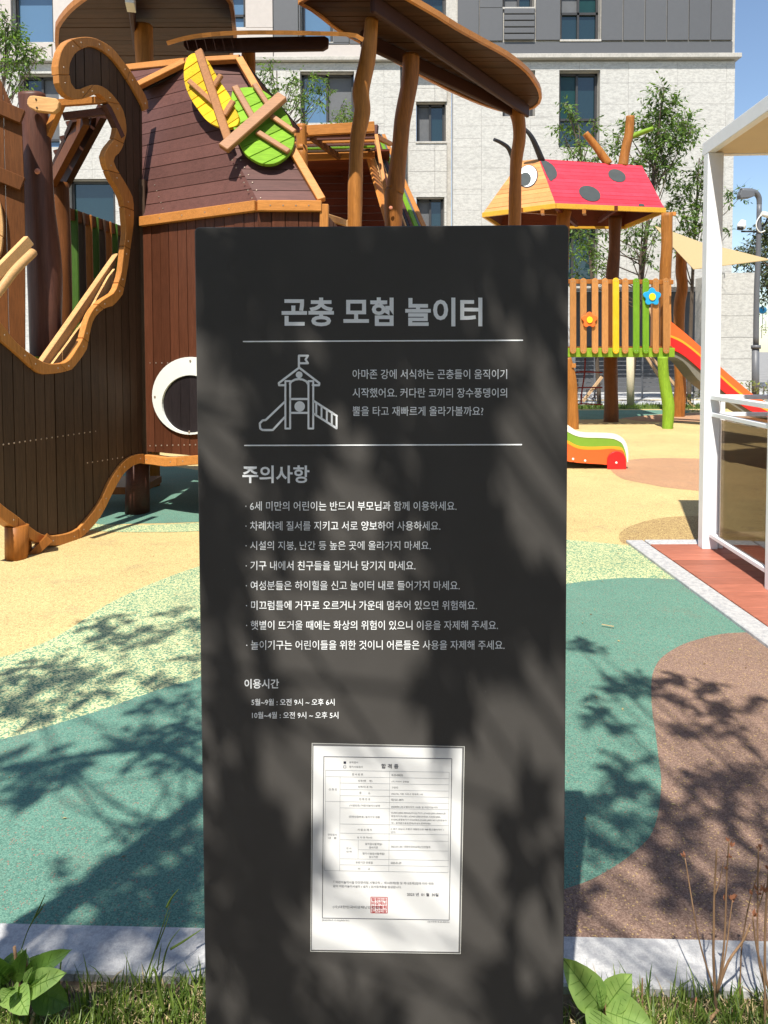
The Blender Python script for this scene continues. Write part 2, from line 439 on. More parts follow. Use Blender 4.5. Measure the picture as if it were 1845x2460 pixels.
M['lawn'] = stone('lawn_ground', (0.10, 0.15, 0.03), (0.05, 0.08, 0.02), 6, 0.9, 40)
M['grnd'] = stone('street_ground', (0.30, 0.29, 0.27), (0.22, 0.21, 0.20), 1.2, 0.9, 12)
M['deck'] = wood('red_deck_board', (0.36, 0.125, 0.078), 'x', 0.5, 0.2)
M['bark'] = wood('tree_bark', (0.10, 0.075, 0.055), 'z', 0.8, 0.4)
M['wrap'] = paint('trunk_wrap', (0.50, 0.44, 0.30), 0.9, 0.15, scale=60)
M['stake'] = wood('pine_stake', (0.55, 0.36, 0.20), 'z', 0.7, 0.2)
M['leaf'] = leafmat('cherry_leaf', (0.04, 0.085, 0.02), (0.17, 0.28, 0.06), .4)
M['leafd'] = leafmat('shade_tree_leaf', (0.03, 0.07, 0.016), (0.09, 0.16, 0.03), 0.2)
M['pine'] = leafmat('pine_needles', (0.035, 0.05, 0.015), (0.10, 0.12, 0.035), 0.15)
M['shrub'] = leafmat('shrub_leaf', (0.10, 0.14, 0.03), (0.28, 0.31, 0.06), 0.3)
M['grass'] = leafmat('grass_blade', (0.05, 0.10, 0.015), (0.20, 0.27, 0.05), 0.35)
M['straw'] = paint('dry_straw', (0.46, 0.36, 0.19), 0.9, 0.3)
M['stem'] = wood('dry_stem', (0.30, 0.18, 0.10), 'z', 0.6, 0.5)
M['husk'] = paint('dry_husk', (0.30, 0.12, 0.06), 0.8, 0.3)

# ================================================================ GROUND
def pts(lst, z=0.0): return [PZ(u, v, z) for u, v in lst]
def V(*c): return Vector(c)
sheet('ground', [V(-600, -600, 0), V(600, -600, 0), V(600, 900, 0), V(-600, 900, 0)], -0.06, M['grnd'])
KL, KR = PZ(0, 2231), PZ(1845, 2275)            # far edge of the near kerb
kd = (KR - KL).normalized(); kn = Vector((-kd.y, kd.x, 0))
ka = KL - kd * 8; kb = KR + kd * 8
KP0, KP1 = PZ(1503, 1304), PZ(1845, 1560)
sheet('play_surface', [ka - kn * .06, kb - kn * .06, V(14, 16.4, 0), V(-14, 16.4, 0)], 0.0, M['y'])
def zone(px, m, z, sm=5):
    p = pts(px); q = smoothline(p + [p[0]], sm)[:-1] if sm else p
    return sheet('rubber_patch', q, z, m)
lowlg = [(-500,1830),(-200,1810),(0,1778),(89,1755),(165,1731),(251,1704),(340,1672),(413,1648),(481,1628),(620,1570),(760,1515),(900,1470),(1050,1440),(1200,1420),(1363,1403),(1435,1394),(1511,1389),(1610,1392),(1700,1400)]
uplg = [(-500,1660),(-200,1620),(0,1580),(59,1561),(118,1539),(183,1501),(236,1465),(295,1433),(384,1394),(480,1360),(600,1325),(750,1300),(900,1288),(1100,1283),(1250,1287),(1363,1297),(1435,1303),(1503,1310),(1600,1320)]
sheet('rubber_patch', smoothline(pts(uplg), 3) + smoothline(pts(lowlg), 3)[::-1], 0.0012, M['lg'])
brn = [(1786,1521),(1739,1524),(1695,1533),(1650,1546),(1615,1563),(1588,1583),(1574,1604),(1566,1631),(1565,1675),(1568,1719),(1575,1763),(1582,1823),(1588,1867),(1587,1911),(1580,1961),(1562,2011),(1521,2052),(1474,2086),(1420,2116),(1359,2138),(1200,2190),(1000,2240)]
teal = smoothline(pts(lowlg), 3) + [V(4, 3.6, 0), kb - kd * 4 - kn * .05] + [ka + kd * 2 - kn * .05]
sheet('rubber_patch', teal, 0.0024, M['teal'])
bb = smoothline(pts(brn), 4)
sheet('rubber_patch', bb + [PZ(985, 2290), kb - kd * 4 - kn * .06, V(4, 3.4, 0)], 0.0036, M['br'])
zone([(120,1150),(300,1110),(480,1130),(700,1160),(800,1200),(700,1240),(480,1254),(330,1258),(220,1256),(150,1210)], M['teal'], 0.0012)
zone([(150,1256),(220,1260),(340,1262),(480,1256),(640,1246),(660,1256),(480,1276),(350,1279),(270,1278),(180,1272)], M['lg'], 0.0024)
zone([(1461,1122),(1490,1110),(1540,1102),(1640,1101),(1760,1106),(1900,1120),(2100,1160),(1900,1195),(1760,1186),(1616,1173),(1556,1163),(1490,1148)], M['pk'], 0.0012)
zone([(1486,1291),(1492,1278),(1520,1262),(1570,1248),(1640,1240),(1750,1242),(1850,1262),(1850,1300),(1700,1309),(1560,1309),(1500,1306)], M['tn'], 0.0015)
zone([(1300,986),(1640,986),(1600,1000),(1500,1006),(1380,1008),(1280,1004)], M['teal'], 0.0012)
zone([(1490,1005),(1600,995),(1800,990),(2000,1000),(1900,1012),(1700,1013),(1560,1013)], M['pk'], 0.0024)
# near kerb: granite blocks
kz = 0.016
kerb = bpy.data.objects.new('kerb', None); C.objects.link(kerb); kerb['kind'] = 'structure'
x = -3.0
while x < 4.0:
    a = KL + kd * (x + 0.9 + 0.002); b = KL + kd * (x + 1.9 - 0.002)
    o = bar('kerb_stone', a - kn * 0.0635 + V(0, 0, kz - 0.075), b - kn * 0.0635 + V(0, 0, kz - 0.075), 0.127, 0.15, M['kerb'], kerb, bev=0.004); x += 1.0
# kerb round the red deck
dd = (KP1 - KP0).normalized(); dn = Vector((-dd.y, dd.x, 0))     # dd runs towards the viewer
if dn.x < 0: dn = -dn
kw = 0.115
x = 0
c0 = KP0 + dn * kw / 2
while x < 4.2:
    bar('kerb_stone', c0 + dd * (x + 0.001) + V(0, 0, -0.035), c0 + dd * (x + 0.999) + V(0, 0, -0.035), kw, 0.11, M['kerb'], kerb, bev=0.004); x += 1.0
for i in range(4):
    a = KP0 + V(kw + 0.012 + i * 0.953, 0.0 , 0); bar('kerb_stone', V(a.x, KP0.y - 0.055, -0.033), V(a.x + 0.95, KP0.y - 0.055, -0.033), 0.11, 0.11, M['kerb'], kerb, bev=0.004)
# red deck
deck = bpy.data.objects.new('deck_floor', None); C.objects.link(deck); deck['kind'] = 'structure'
yy = KP0.y - 0.118
while yy > 0.6:
    t = (KP0.y - yy) / -dd.y if dd.y else 0
    xl = (KP0 + dd * t).x + kw * 1.06
    box('deck_board', (xl, yy - 0.117, -0.02), (4.6, yy, 0.022 + random.uniform(-.001, .001)), M['deck'], deck, 0.003); yy -= 0.12
# far strips
sheet('lawn_strip', [V(-16, 16.4, 0), V(20, 16.4, 0), V(20, 17.7, 0), V(-16, 17.7, 0)], 0.0, M['lawn'])
sheet('pavement', [V(-16, 17.7, 0), V(24, 17.7, 0), V(24, 23.8, 0), V(-16, 23.8, 0)], -0.02, M['conc'])
sheet('tactile_strip', [V(2, 19.6, 0), V(18, 19.6, 0), V(18, 19.9, 0), V(2, 19.9, 0)], -0.014, M['y'])
sheet('planting_bed', [ka - kn * 0.127, kb - kn * 0.127, V(8, -3, 0), V(-8, -3, 0)], -0.004, M['soil'])
sheet('lawn', [V(-30, .8, 0), V(30, .8, 0), V(30, -40, 0), V(-30, -40, 0)], -0.03, M['lawn'])  # unseen lawn added behind the viewer, cuts light bounced onto the sign

# ================================================================ BUILDING
BY = 22.0
bl = thing('apartment_building', 'pale stone and grey panel apartment block behind the playground', 'building', (2, BY, 0))
def WX(u, v=400): return P(u, v, BY).x
def WZ(v, u=900): return P(u, v, BY).z
xr = WX(1762, 300); xl = WX(-130, 300); zled = WZ(142); ztop = WZ(-260)
wins = []       # u0, v0, u1, v1, type
def window(u0, v0, u1, v1, kind, recess=0.22, y=BY, mull=(), trans=()):
    x0, x1, z0, z1 = WX(u0), WX(u1), WZ(v1), WZ(v0)
    yb = y + recess
    wf = bobj('window', _frame_bm(x0, x1, z0, z1, yb, 0.07, mull, trans), M['frame'], bl)
    # reveal in pale stone
    bm = bmesh.new()
    for a, b in (((x0, z0), (x0, z1)), ((x0, z1), (x1, z1)), ((x1, z1), (x1, z0)), ((x1, z0), (x0, z0))):
        vs = [bm.verts.new((a[0], y, a[1])), bm.verts.new((b[0], y, b[1])), bm.verts.new((b[0], yb + .05, b[1])), bm.verts.new((a[0], yb + .05, a[1]))]; bm.faces.new(vs)
    bobj('reveal', bm, M['ledge'] if kind != 'g' else M['gpan'], wf)
    xs = [x0] + [WX(q) for q in mull] + [x1]; zs = sorted([z0] + [WZ(q) for q in trans] + [z1])
    n = 0
    for i in range(len(xs) - 1):
        for j in range(len(zs) - 1):
            k = kind[n % len(kind)]; n += 1
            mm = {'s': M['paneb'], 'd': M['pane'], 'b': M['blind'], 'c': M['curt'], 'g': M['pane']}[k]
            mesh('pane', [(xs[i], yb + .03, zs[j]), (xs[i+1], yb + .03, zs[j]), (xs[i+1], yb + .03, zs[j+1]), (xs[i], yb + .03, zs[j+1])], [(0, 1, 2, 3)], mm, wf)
    wins.append((x0 - .02, z0 - .02, x1 + .02, z1 + .02))
    # sill
    box('sill', (x0 - .04, y - .05, z0 - .06), (x1 + .04, y + recess * .5, z0 + .004), M['ledge'], wf, 0.008)
def _frame_bm(x0, x1, z0, z1, y, t, mull, trans):
    bm = bmesh.new()
    def bb(a, b, c, d):
        bmesh.ops.create_cube(bm, size=1, matrix=Matrix.Translation(((a+b)/2, y, (c+d)/2)) @ Matrix.Diagonal((b-a, 0.08, d-c, 1)))
    bb(x0, x0 + t, z0, z1); bb(x1 - t, x1, z0, z1); bb(x0, x1, z0, z0 + t); bb(x0, x1, z1 - t, z1)
    for q in mull: c = WX(q); bb(c - t * .45, c + t * .45, z0, z1)
    for q in trans: c = WZ(q); bb(x0, x1, c - t * .5, c + t * .5)
    return bm
window(1343, 173, 1437, 357, 'dcdd', mull=(1388,), trans=(285,))
window(725, 174, 850, 296, 'sb', mull=(786,))
window(55, 177, 145, 352, 'sdsb', mull=(100,), trans=(330,))
window(1208, 173, 1282, 282, 'b')
window(1003, 237, 1072, 333, 'bd', mull=(1036,), y=BY + 0.35)
window(1003, 470, 1068, 560, 'bd', mull=(1036,), y=BY + 0.35)
window(165, 430, 275, 690, 'dc', mull=(268,), trans=())
window(1300, 545, 1435, 690, 'dd', mull=(1380,))
window(40, -40, 135, 100, 'ss', mull=(130,))
window(555, -40, 592, 66, 'ss', trans=(30,))
window(727, -40, 800, 102, 's', trans=())
window(1000, -30, 1070, 40, 'd')
window(1345, -40, 1438, 98, 'dbdc', mull=(1390,), trans=(28,))
window(1208, -40, 1280, 20, 'bd', mull=(1246,))
openings = list(wins)
g0, g1, gz = WX(1385), WX(1694), WZ(692)
openings.append((g0, -0.2, g1, gz))
bay0, bay1 = WX(962), WX(1088)
openings.append((bay0, -0.2, bay1, zled - 0.1))
def subtract(rects, h):
    out = []
    for (a, b, c, d) in rects:
        e, f, g, k = h
        if e >= c or g <= a or f >= d or k <= b: out.append((a, b, c, d)); continue
        if b < f: out.append((a, b, c, f))
        if k < d: out.append((a, k, c, d))
        bb, dd_ = max(b, f), min(d, k)
        if a < e: out.append((a, bb, e, dd_))
        if g < c: out.append((g, bb, c, dd_))
    return out
def clad(x0, x1, z0, z1, pw, ph, y, m, holes, name, parent, thick=0.05, gap=0.012, stagger=False):
    z = z1; row = 0
    while z > z0 + .02:
        zb = max(z - ph, z0); x = x0 - (pw / 2 if stagger and row % 2 else 0)
        while x < x1 - .02:
            rs = [(max(x, x0), zb, min(x + pw, x1), z)]
            for h in holes: rs = subtract(rs, h)
            for (a, b, c, d) in rs:
                if c - a > .04 and d - b > .04:
                    g = gap / 2; yo = y + random.uniform(-.002, .002)
                    box(name, (a + g, yo - thick, b + g), (c - g, yo, d - g), m, parent)
            x += pw
        z -= ph; row += 1
# backing walls split round openings (thick, dark joints)
for (a, b, c, d) in [(xl, -0.3, xr, ztop)]:
    rs = [(a, b, c, d)]
    for h in openings: rs = subtract(rs, h)
    for q in rs: box('wall', (q[0], BY + 0.003, q[1]), (q[2], BY + 0.30, q[3]), M['ledge'], bl)
clad(WX(140) if False else xl, xr, 0.0, zled - 0.12, 1.45, 0.62, BY, M['wall'], openings, 'stone_slab', bl, gap=0.005)
# recessed bay
byy = BY + 0.38
bayw = [o for o in wins if bay0 < o[0] < bay1]
rs = [(bay0 + .01, 0.0, bay1 - .01, zled - .1)]
for h in bayw: rs = subtract(rs, h)
for q in rs: box('wall', (q[0], byy + .003, q[1]), (q[2], byy + .3, q[3]), M['ledge'], bl)
clad(bay0 + .25, bay1 - .15, 0.0, zled - .12, .8, .62, byy, M['wall'], bayw, 'stone_slab', bl, gap=.008)
# ledge
box('ledge', (WX(1120), BY - 0.22, WZ(147)), (xr + .12, BY + .2, WZ(136.5)), M['ledge'], bl, 0.01)
box('ledge', (xl, BY - 0.20, WZ(150)), (WX(960), BY + .2, WZ(141)), M['ledge'], bl, 0.01)
box('ledge', (WX(960) + .01, BY + 0.1, WZ(149)), (WX(1120) - .01, BY + .45, WZ(141)), M['ledge'], bl)
# beige band left and metal panels
bh = [w_ for w_ in wins]
def panelrow(u0, u1, v0, v1, m, n, name, proud=0.06):
    x0, x1, z0, z1 = WX(u0), WX(u1), WZ(v1), WZ(v0)
    for i in range(n):
        a = x0 + (x1 - x0) * i / n; b = x0 + (x1 - x0) * (i + 1) / n
        rs = [(a, z0, b, z1)]
        for h in bh: rs = subtract(rs, h)
        for (p, q, r_, s) in rs:
            if r_ - p > .05 and s - q > .05: box(name, (p + .012, BY - proud, q + .004), (r_ - .012, BY - .002, s - .004), m, bl, 0.006)
panelrow(-130, 660, -260, 140, M['beige'], 6, 'render_panel')
panelrow(660, 962, -260, 108, M['gpan'], 5, 'metal_panel')
panelrow(660, 962, 109, 140, M['beige'], 1, 'render_panel')
panelrow(1098, 1150, -260, 101, M['gpan'], 1, 'metal_panel'); panelrow(1150, 1207, -260, 101, M['gpan'], 1, 'metal_panel')
panelrow(1284, 1344, -260, 101, M['gpan'], 1, 'metal_panel')
panelrow(1440, 1753, -260, 101, M['gpan'], 6, 'metal_panel')
panelrow(1344, 1440, 99, 101, M['gpan'], 1, 'metal_panel', 0.05)
for i in range(5):
    v0 = 24 + i * 15.5; box('louvre_slat', (WX(1209), BY - .10, WZ(v0 + 14)), (WX(1282), BY - .02, WZ(v0)), M['gpan'], bl, 0.02)
panelrow(1098, 1755, 103, 133, M['gpan'], 1, 'metal_panel', 0.03)
box('downpipe', (WX(966), BY + .12, 0), (WX(974), BY + .3, zled), M['gmetal'], bl)
# ground floor recess
box('recess_wall', (g0 - .5, BY + 1.6, -0.2), (g1 + .6, BY + 1.8, gz), M['gpan'], bl)
box('recess_ceiling', (g0 - .5, BY + .3, gz + .002), (g1 + .6, BY + 1.6, gz + .1), M['beige'], bl)
# annex wall to the right
ay = 19.2
ax = thing('annex_wall', 'low pale stone wall block beside the right end of the apartment building', 'wall', (8.9, ay, 0))
a0, a1, az = P(1725, 700, ay).x, P(1813, 700, ay).x, P(1780, 655, ay).z
box('core', (a0, ay + .002, -.1), (a1 - .01, ay + 1.4, az - .02), M['ledge'], ax)
clad(a0, a1, 0.0, az, 1.1, 0.565, ay, M['wall'], [], 'stone_slab', ax, gap=0.009)
# railing far
def railing(name, label, x0, x1, y, z0, z1, n, cat='railing'):
    r = thing(name, label, cat, (x0, y, 0))
    for i in range(n): z = z0 + (z1 - z0) * i / (n - 1); box('rail', (x0, y - .012, z - .01), (x1, y + .012, z + .01), M['gmetal'], r)
    x = x0
    while x <= x1 + .01: box('post', (x - .02, y - .045, -0.02), (x + .02, y - .013, z1), M['gmetal'], r); x += 1.35
railing('railing', 'grey horizontal bar railing behind the pavement under the ladybird tower', 4.6, 9.6, 20.6, 0.18, 1.15, 9)
railing('railing', 'grey horizontal bar railing at the far right behind the lamp pole', 10.0, 14.0, 18.6, 0.55, 1.35, 8)
box_o = box('low_wall', (10.0, 18.7, -0.02), (15.0, 19.0, 0.55), M['kerb']); tag(box_o, 'low concrete wall carrying the railing at the far right', 'wall')

# ================================================================ BEETLE PLAYHOUSE
bt = thing('beetle_playhouse', 'large wooden beetle shaped playhouse with curled orange trim and a white ringed eye', 'playhouse', (-1.9, 5.6, 0))
QA = P(340, 847, 5.8); QA.z = 0
sd = V(math.sin(R(18)), math.cos(R(18)), 0)          # run of the dark front panel
nA = V(sd.y, -sd.x, 0)                                # faces the viewer's side
def pa(l): return [PP(u, v, QA, nA) for u, v in l]
openE = [(134,181),(136,200),(145,221),(163,237),(188,239),(210,233),(231,226),(250,242),(268,268),(275,293),(273,318),(268,336),(253,354),(244,376),(250,401),(260,427),(278,456),(291,488),(295,535),(297,558),(291,608),(286,652),(278,681),(268,703),(246,717),(224,735),(208,760),(199,789),(192,815),(177,840),(156,869),(123,874),(101,871),(69,851),(29,818),(0,780),(-40,735),(-90,680)]
openB = [(161,181),(163,196),(168,207),(181,217),(203,208),(224,204),(240,208),(253,216),(268,231),(289,260),(298,297),(298,325),(286,362),(269,380),(271,398),(293,434),(311,467),(316,488),(316,536),(307,608),(302,645),(292,700),(286,713),(266,735),(250,739),(231,753),(217,775),(208,815),(203,840),(176,878),(159,891),(105,899),(80,891),(22,840),(0,822),(-40,785),(-90,735)]
outO = [(134,181),(133,165),(134,152),(141,123),(159,99),(188,90),(217,91),(246,103),(268,119),(289,145),(311,174),(333,210),(349,239),(352,262)]
outI = [(161,181),(161,165),(163,152),(177,127),(203,114),(220,114),(236,120),(253,132),(270,148),(290,175),(312,210),(325,232),(336,252),(341,268)]
botU = [(341,1090),(325,1091),(304,1099),(282,1119),(260,1152),(245,1184),(231,1210),(213,1235),(184,1268),(152,1282),(105,1286),(72,1269),(36,1239),(0,1213),(-50,1165),(-110,1110)]
botL = [(341,1113),(330,1113),(311,1121),(290,1141),(272,1172),(256,1204),(243,1230),(222,1260),(188,1293),(156,1307),(101,1310),(65,1293),(36,1271),(0,1248),(-50,1200),(-110,1145)]
mid = lambda a, b: [((p[0]+q[0])/2, (p[1]+q[1])/2) for p, q in zip(a, b)]
plankpoly = pa(outI) + pa([(342,400),(341,700)]) + pa(botU) + pa([(-110,740)][:0]) + pa(openB)[1:][::-1]
planks('plank', plankpoly, QA, nA, sd, 0.088, M['dark'], bt, thick=0.035, gap=0.006)
# dark backing behind joints
planks('backing', [p - nA * 0.044 for p in plankpoly], QA - nA * 0.044, nA, sd, 9.0, M['backing'], bt, thick=0.01, gap=0)
band('trim_board', pa(openE), pa(openB), nA, 0.05, M['trim'], bt, cuts=13, front=0.022, bolt=M['screw'])
band('trim_board', pa(outO), pa(outI), nA, 0.06, M['trim'], bt, cuts=4, front=0.022, bolt=M['screw'])
band('trim_board', pa(botU), pa(botL), nA, 0.10, M['trim'], bt, cuts=7, front=0.022, bolt=M['screw'])
# screw rows on the dark panel
for v0, v1, us in ((1068, 1036, range(8, 235, 13)), (1112, 1099, range(210, 300, 12))):
    for u in us:
        t = (u - us[0]) / (us[-1] - us[0]); bolt_at(PP(u, v0 + (v1 - v0) * t, QA, nA) + nA * .002, nA, 0.006, M['screw'], bt)
# lit body wall and roof
zb = P(340, 525, 5.8).z
B0 = P(343, 520, 5.8); B1 = P(620, 484, 5.20); B2 = P(773, 487, 5.22)
for b in (B0, B1, B2): b.z = B1.z
zlow = P(340, 1090, 5.8).z
def wallpanel(p, q, m, zt, zb_, backing=True, outline=None, w_=0.095):
    d = (q - p); d.z = 0; d.normalize(); n = V(d.y, -d.x, 0)
    o = V(p.x, p.y, 0)
    ol = [V(p.x, p.y, zb_), V(q.x, q.y, zb_), V(q.x, q.y, zt), V(p.x, p.y, zt)]
    planks('plank', ol, o, n, d, w_, m, bt, thick=0.03, gap=0.005)
    poly_plate('backing', [x - n * 0.036 for x in ol], -n, 0.012, M['backing'], bt)
    return n
zwt = B1.z - 0.04
nB = wallpanel(B0, B1, M['red'], zwt, zlow + .02)
nC = wallpanel(B1, B2, M['red'], zwt, zlow + .02)
B3 = B2 + V(0.10, 1.3, 0)
nD = wallpanel(B2, B3, M['red'], zwt, zlow + .02)
for p, q, n in ((B0, B1, nB), (B1, B2, nC)):
    a, b = V(p.x, p.y, B1.z - .035), V(q.x, q.y, B1.z - .035)
    bar('trim_board', a + n * .02, b + n * .02, 0.045, 0.075, M['trimx'], bt, bev=.004)
    for k in range(1, 5):
        c = a.lerp(b, k / 5) + n * .043; bolt_at(c, n, 0.007, M['screw'], bt)
bar('gap_filler', V(B0.x - .02, B0.y + .05, zlow), V(B0.x - .02, B0.y + .05, B1.z + .3), .07, .09, M['dark'], bt, up=V(0, 1, 0))  # added dark bar, stands in for the dark gap between the panels
# lower trim of the lit wall, gently waved
L0 = V(B0.x, B0.y, zlow); wv = []
dB = (B1 - B0).normalized()
lw = [(343,1091),(372,1094),(398,1098),(430,1097),(480,1093),(560,1088),(620,1080)]
lw2 = [(u, v + 22) for u, v in lw]
QB = V(B0.x, B0.y, 0)
band('trim_board', [PP(u, v, QB, nB) for u, v in lw], [PP(u, v, QB, nB) for u, v in lw2], nB, 0.07, M['trimx'], bt, cuts=3, front=0.022, bolt=M['screw'])
for i in range(9):
    bolt_at(PP(361 + i * 13.6, 1071 - i * .3, QB, nB) + nB * .003, nB, 0.007, M['screw'], bt)
for i in range(4): bolt_at(PP(361 + i * 14, 872, QB, nB) + nB * .003, nB, 0.006, M['screw'], bt)
# roof facets
TA, TB, TC = P(447, 152, 6.0), P(575, 145, 5.95), P(307, 166, 6.55)
TL = P(336, 207, 6.02)
def facet(ol, m, w_, name='roof_board', parent=bt, dcross=None, flip=False, bev=0, back=None):
    O = ol[0]; n = (ol[1] - ol[0]).cross(ol[2] - ol[0]).normalized()
    if (n.dot(V(0, 0, H) - O) < 0) != flip: n = -n
    cc_ = V(0, 0, H); ol = ol[:3] + [cc_ + (p - cc_) * ((O - cc_).dot(n) / (p - cc_).dot(n)) for p in ol[3:]]
    d = dcross if dcross else V(0, 0, 1)
    planks(name, ol, O, n, d, w_, m, parent, thick=0.03, gap=0.006)
    poly_plate('backing', [p - n * 0.036 for p in ol], -n, 0.012, back or M['backing'], parent)
    return O, n
OF1, nF1 = facet([B0, B1, TA, TL], M['maroon'], 0.107)
OF2, nF2 = facet([TA, B1, B2, TB], M['maroon'], 0.107)
facet([TL, TA, TC], M['maroon'], 0.107)
for a, b, n in ((TL, TA, nF1), (B2, TB, nF2), (TC, TA, nF1), (TA, TB, nF2)):
    bar('trim_board', a + n * .012, b + n * .012, 0.06, 0.045, M['trimx'], bt, up=n, bev=.004)
bar('trim_board', B2 + V(.02, 0, -.02), V(B2.x - .03, B2.y, 0.6), 0.06, 0.06, M['trim'], bt, up=V(0, 1, 0), bev=.004)
for k in range(6):
    c = B1.lerp(TA, .02 + k * .05); bolt_at(c + nF1 * .004 - V(.03, 0, 0), nF1, .007, M['screw'], bt); bolt_at(c + nF2 * .004 + V(.03, 0, 0), nF2, .006, M['screw'], bt)
for k in range(5):
    c = PP(372 + k * 5, 445 + k * 14, OF1, nF1); bolt_at(c + nF1 * .004, nF1, .006, M['screw'], bt)
# eye
def disc(name, cu, cv, ru, rv, O, n, t, m, parent, off=0.0, seg=48, hole=None):
    ps = [PP(cu + ru * math.cos(2*math.pi*i/seg), cv + rv * math.sin(2*math.pi*i/seg), O, n) + n * off for i in range(seg)]
    if not hole: return poly_plate(name, ps, n, t, m, parent, bev=0.003)
    hu, hv, hr, hs = hole
    qs = [PP(hu + hr * math.cos(2*math.pi*i/seg), hv + hs * math.sin(2*math.pi*i/seg), O, n) + n * off for i in range(seg)]
    vs = ps + [p + n * t for p in ps] + qs + [p + n * t for p in qs]; f = []
    for i in range(seg):
        j = (i + 1) % seg
        f += [(i, j, seg + j, seg + i), (seg + i, seg + j, 3*seg + j, 3*seg + i), (2*seg + j, 2*seg + i, 3*seg + i, 3*seg + j), (j, i, 2*seg + i, 2*seg + j)]
    return mesh(name, vs, f, m, parent)
disc('eye_ring', 462, 950.5, 91, 93, QB, nB, 0.018, M['white'], bt, 0.006, hole=(462, 970, 68, 69))
pup = [PP(462 + 68 * math.cos(2*math.pi*i/40), 970 + 69 * math.sin(2*math.pi*i/40), QB, nB) + nB * .008 for i in range(40)]
planks('pupil_board', pup, QB, nB, dB, 0.095, M['pupil'], bt, thick=0.008, gap=0.003)
for u, v in ((463, 867), (378, 953), (460, 1037)): bolt_at(PP(u, v, QB, nB) + nB * .027, nB, .011, M['screw'], bt)
# leaf ornaments on the roof
def leaf_plate(name, ol, O, n, m, d, w_, off, parent):
    p3 = [PP(u, v, O, n) for u, v in ol]; p3 = [p + n * off for p in smoothline(p3 + [p3[0]], 3)[:-1]]
    planks(name, p3, O + n * off, n, d, w_, m, parent, thick=0.03, gap=0.005, bev=0.003)
def pix_dir(u0, v0, u1, v1, O, n): return (PP(u1, v1, O, n) - PP(u0, v0, O, n)).normalized()
oy = thing('leaf_ornament', 'yellow wooden leaf with orange ribs fixed on the playhouse roof', 'ornament', PP(500, 250, OF1, nF1))
nL = (nF1 * .75 + nF2 * .25 + V(0, -.25, 0)).normalized(); OL = PP(520, 240, OF1, nF1) + nF1 * .08
yl = [(447,160),(455,140),(468,132),(482,134),(495,142),(505,155),(518,178),(535,205),(552,230),(566,262),(576,285),(574,302),(562,309),(545,311),(520,305),(497,290),(475,262),(458,235),(447,205),(444,180)]
leaf_plate('leaf_board', yl, OL, nL, M['yellow'], pix_dir(455, 195, 478, 245, OL, nL), 0.098, 0.02, oy)
def sticks(lst, O, n, m, parent, w_=0.052, off=0.05, h=0.035):
    for u0, v0, u1, v1, ww in lst:
        bar('rib', PP(u0, v0, O, n) + n * off, PP(u1, v1, O, n) + n * off, ww / F * O.y, h, m, parent, up=n, bev=.006)
sticks([(487,134,558,345,19)], OL, nL, M['stick'], oy, off=.06)
sticks([(461,202,521,256,12),(538,188,520,216,14),(567,250,545,285,15)], OL, nL, M['stick'], oy, off=.040, h=.028)
og = thing('leaf_ornament', 'green wooden leaf with crossed ribs fixed on the playhouse roof edge', 'ornament', PP(620, 300, OF2, nF2))
OG = PP(630, 300, OF2, nF2) + nF2 * .13; nG = (nF2 * .8 + V(0, -.2, 0)).normalized()
gl = [(558,218),(575,211),(598,209),(622,213),(645,226),(665,243),(682,264),(697,290),(706,318),(706,345),(695,368),(680,382),(658,393),(630,393),(608,383),(590,370),(578,350),(563,315),(556,280),(554,245)]
leaf_plate('leaf_board', gl, OG, nG, M['green'], pix_dir(585, 260, 615, 300, OG, nG), 0.105, 0.0, og)
sticks([(540,372,681,247,28)], OG, nG, M['stick'], og, off=.062, h=.045)
sticks([(565,213,609,290,16),(612,208,645,258,13),(652,284,709,323,13),(618,322,695,370,14)], OG, nG, M['stick'], og, off=.022, h=.028)
# interior: log post, paddle, ramp, slat fence, plank wall at far left, inner frame, ladder
iy = 5.35
log('log_post', [(78,228,29),(85,300,32),(90,400,33),(96,500,35),(104,600,36),(108,700,37),(112,860,38)], iy, M['logdark'], bt, zend=0.0, seed=3)
bolt_at(P(89, 411, iy - .13), V(0, -1, 0), .022, M['copper'], bt, 'bolt_cap')
pad = [(65,238),(70,230),(80,229),(135,236),(142,246),(139,262),(128,271),(85,266),(70,258),(64,250)]
poly_plate('handle_board', [P(u, v, iy - .17) for u, v in pad], V(0, 1, 0), 0.045, M['tan'], bt, bev=.006)
for u, v in ((86, 238), (88, 258)): bolt_at(P(u, v, iy - .175), V(0, -1, 0), .007, M['rubber'], bt)
log('log_post', [(143,440,20),(148,560,21),(150,700,22),(150,860,22)], 6.1, M['brown'], bt, zend=0.0, seed=5)
# ladder roof seen through the opening
fr = [(152,246,5.3),(250,238,5.5)]
bar('frame_board', P(140, 248, 5.3), P(252, 240, 5.45), .05, .045, M['trimx'], bt)
bar('frame_board', P(146, 250, 5.3), P(112, 330, 5.35), .05, .045, M['trimx'], bt)
bar('frame_board', P(252, 250, 5.45), P(290, 330, 5.6), .05, .045, M['maroon'], bt)
bar('cross_board', P(152, 280, 5.36), P(258, 267, 5.5), .04, .05, M['maroon'], bt)
ldy = [P(170, 285, 5.5), P(245, 268, 5.6), P(160, 425, 6.6), P(100, 445, 6.5)]
nl = (ldy[1] - ldy[0]).cross(ldy[3] - ldy[0]).normalized()
if nl.y > 0: nl = -nl
planks('ramp_board', ldy, ldy[0], nl, (ldy[1] - ldy[0]).normalized(), 0.095, M['beam'], bt, thick=.03, gap=.012)
for t in (0.0, .2, .4, .6): 
    a = ldy[0].lerp(ldy[3], t + .1); b = ldy[1].lerp(ldy[2], t + .1); bar('cleat', a + nl * .02, b + nl * .02, .03, .03, M['logdark'], bt)
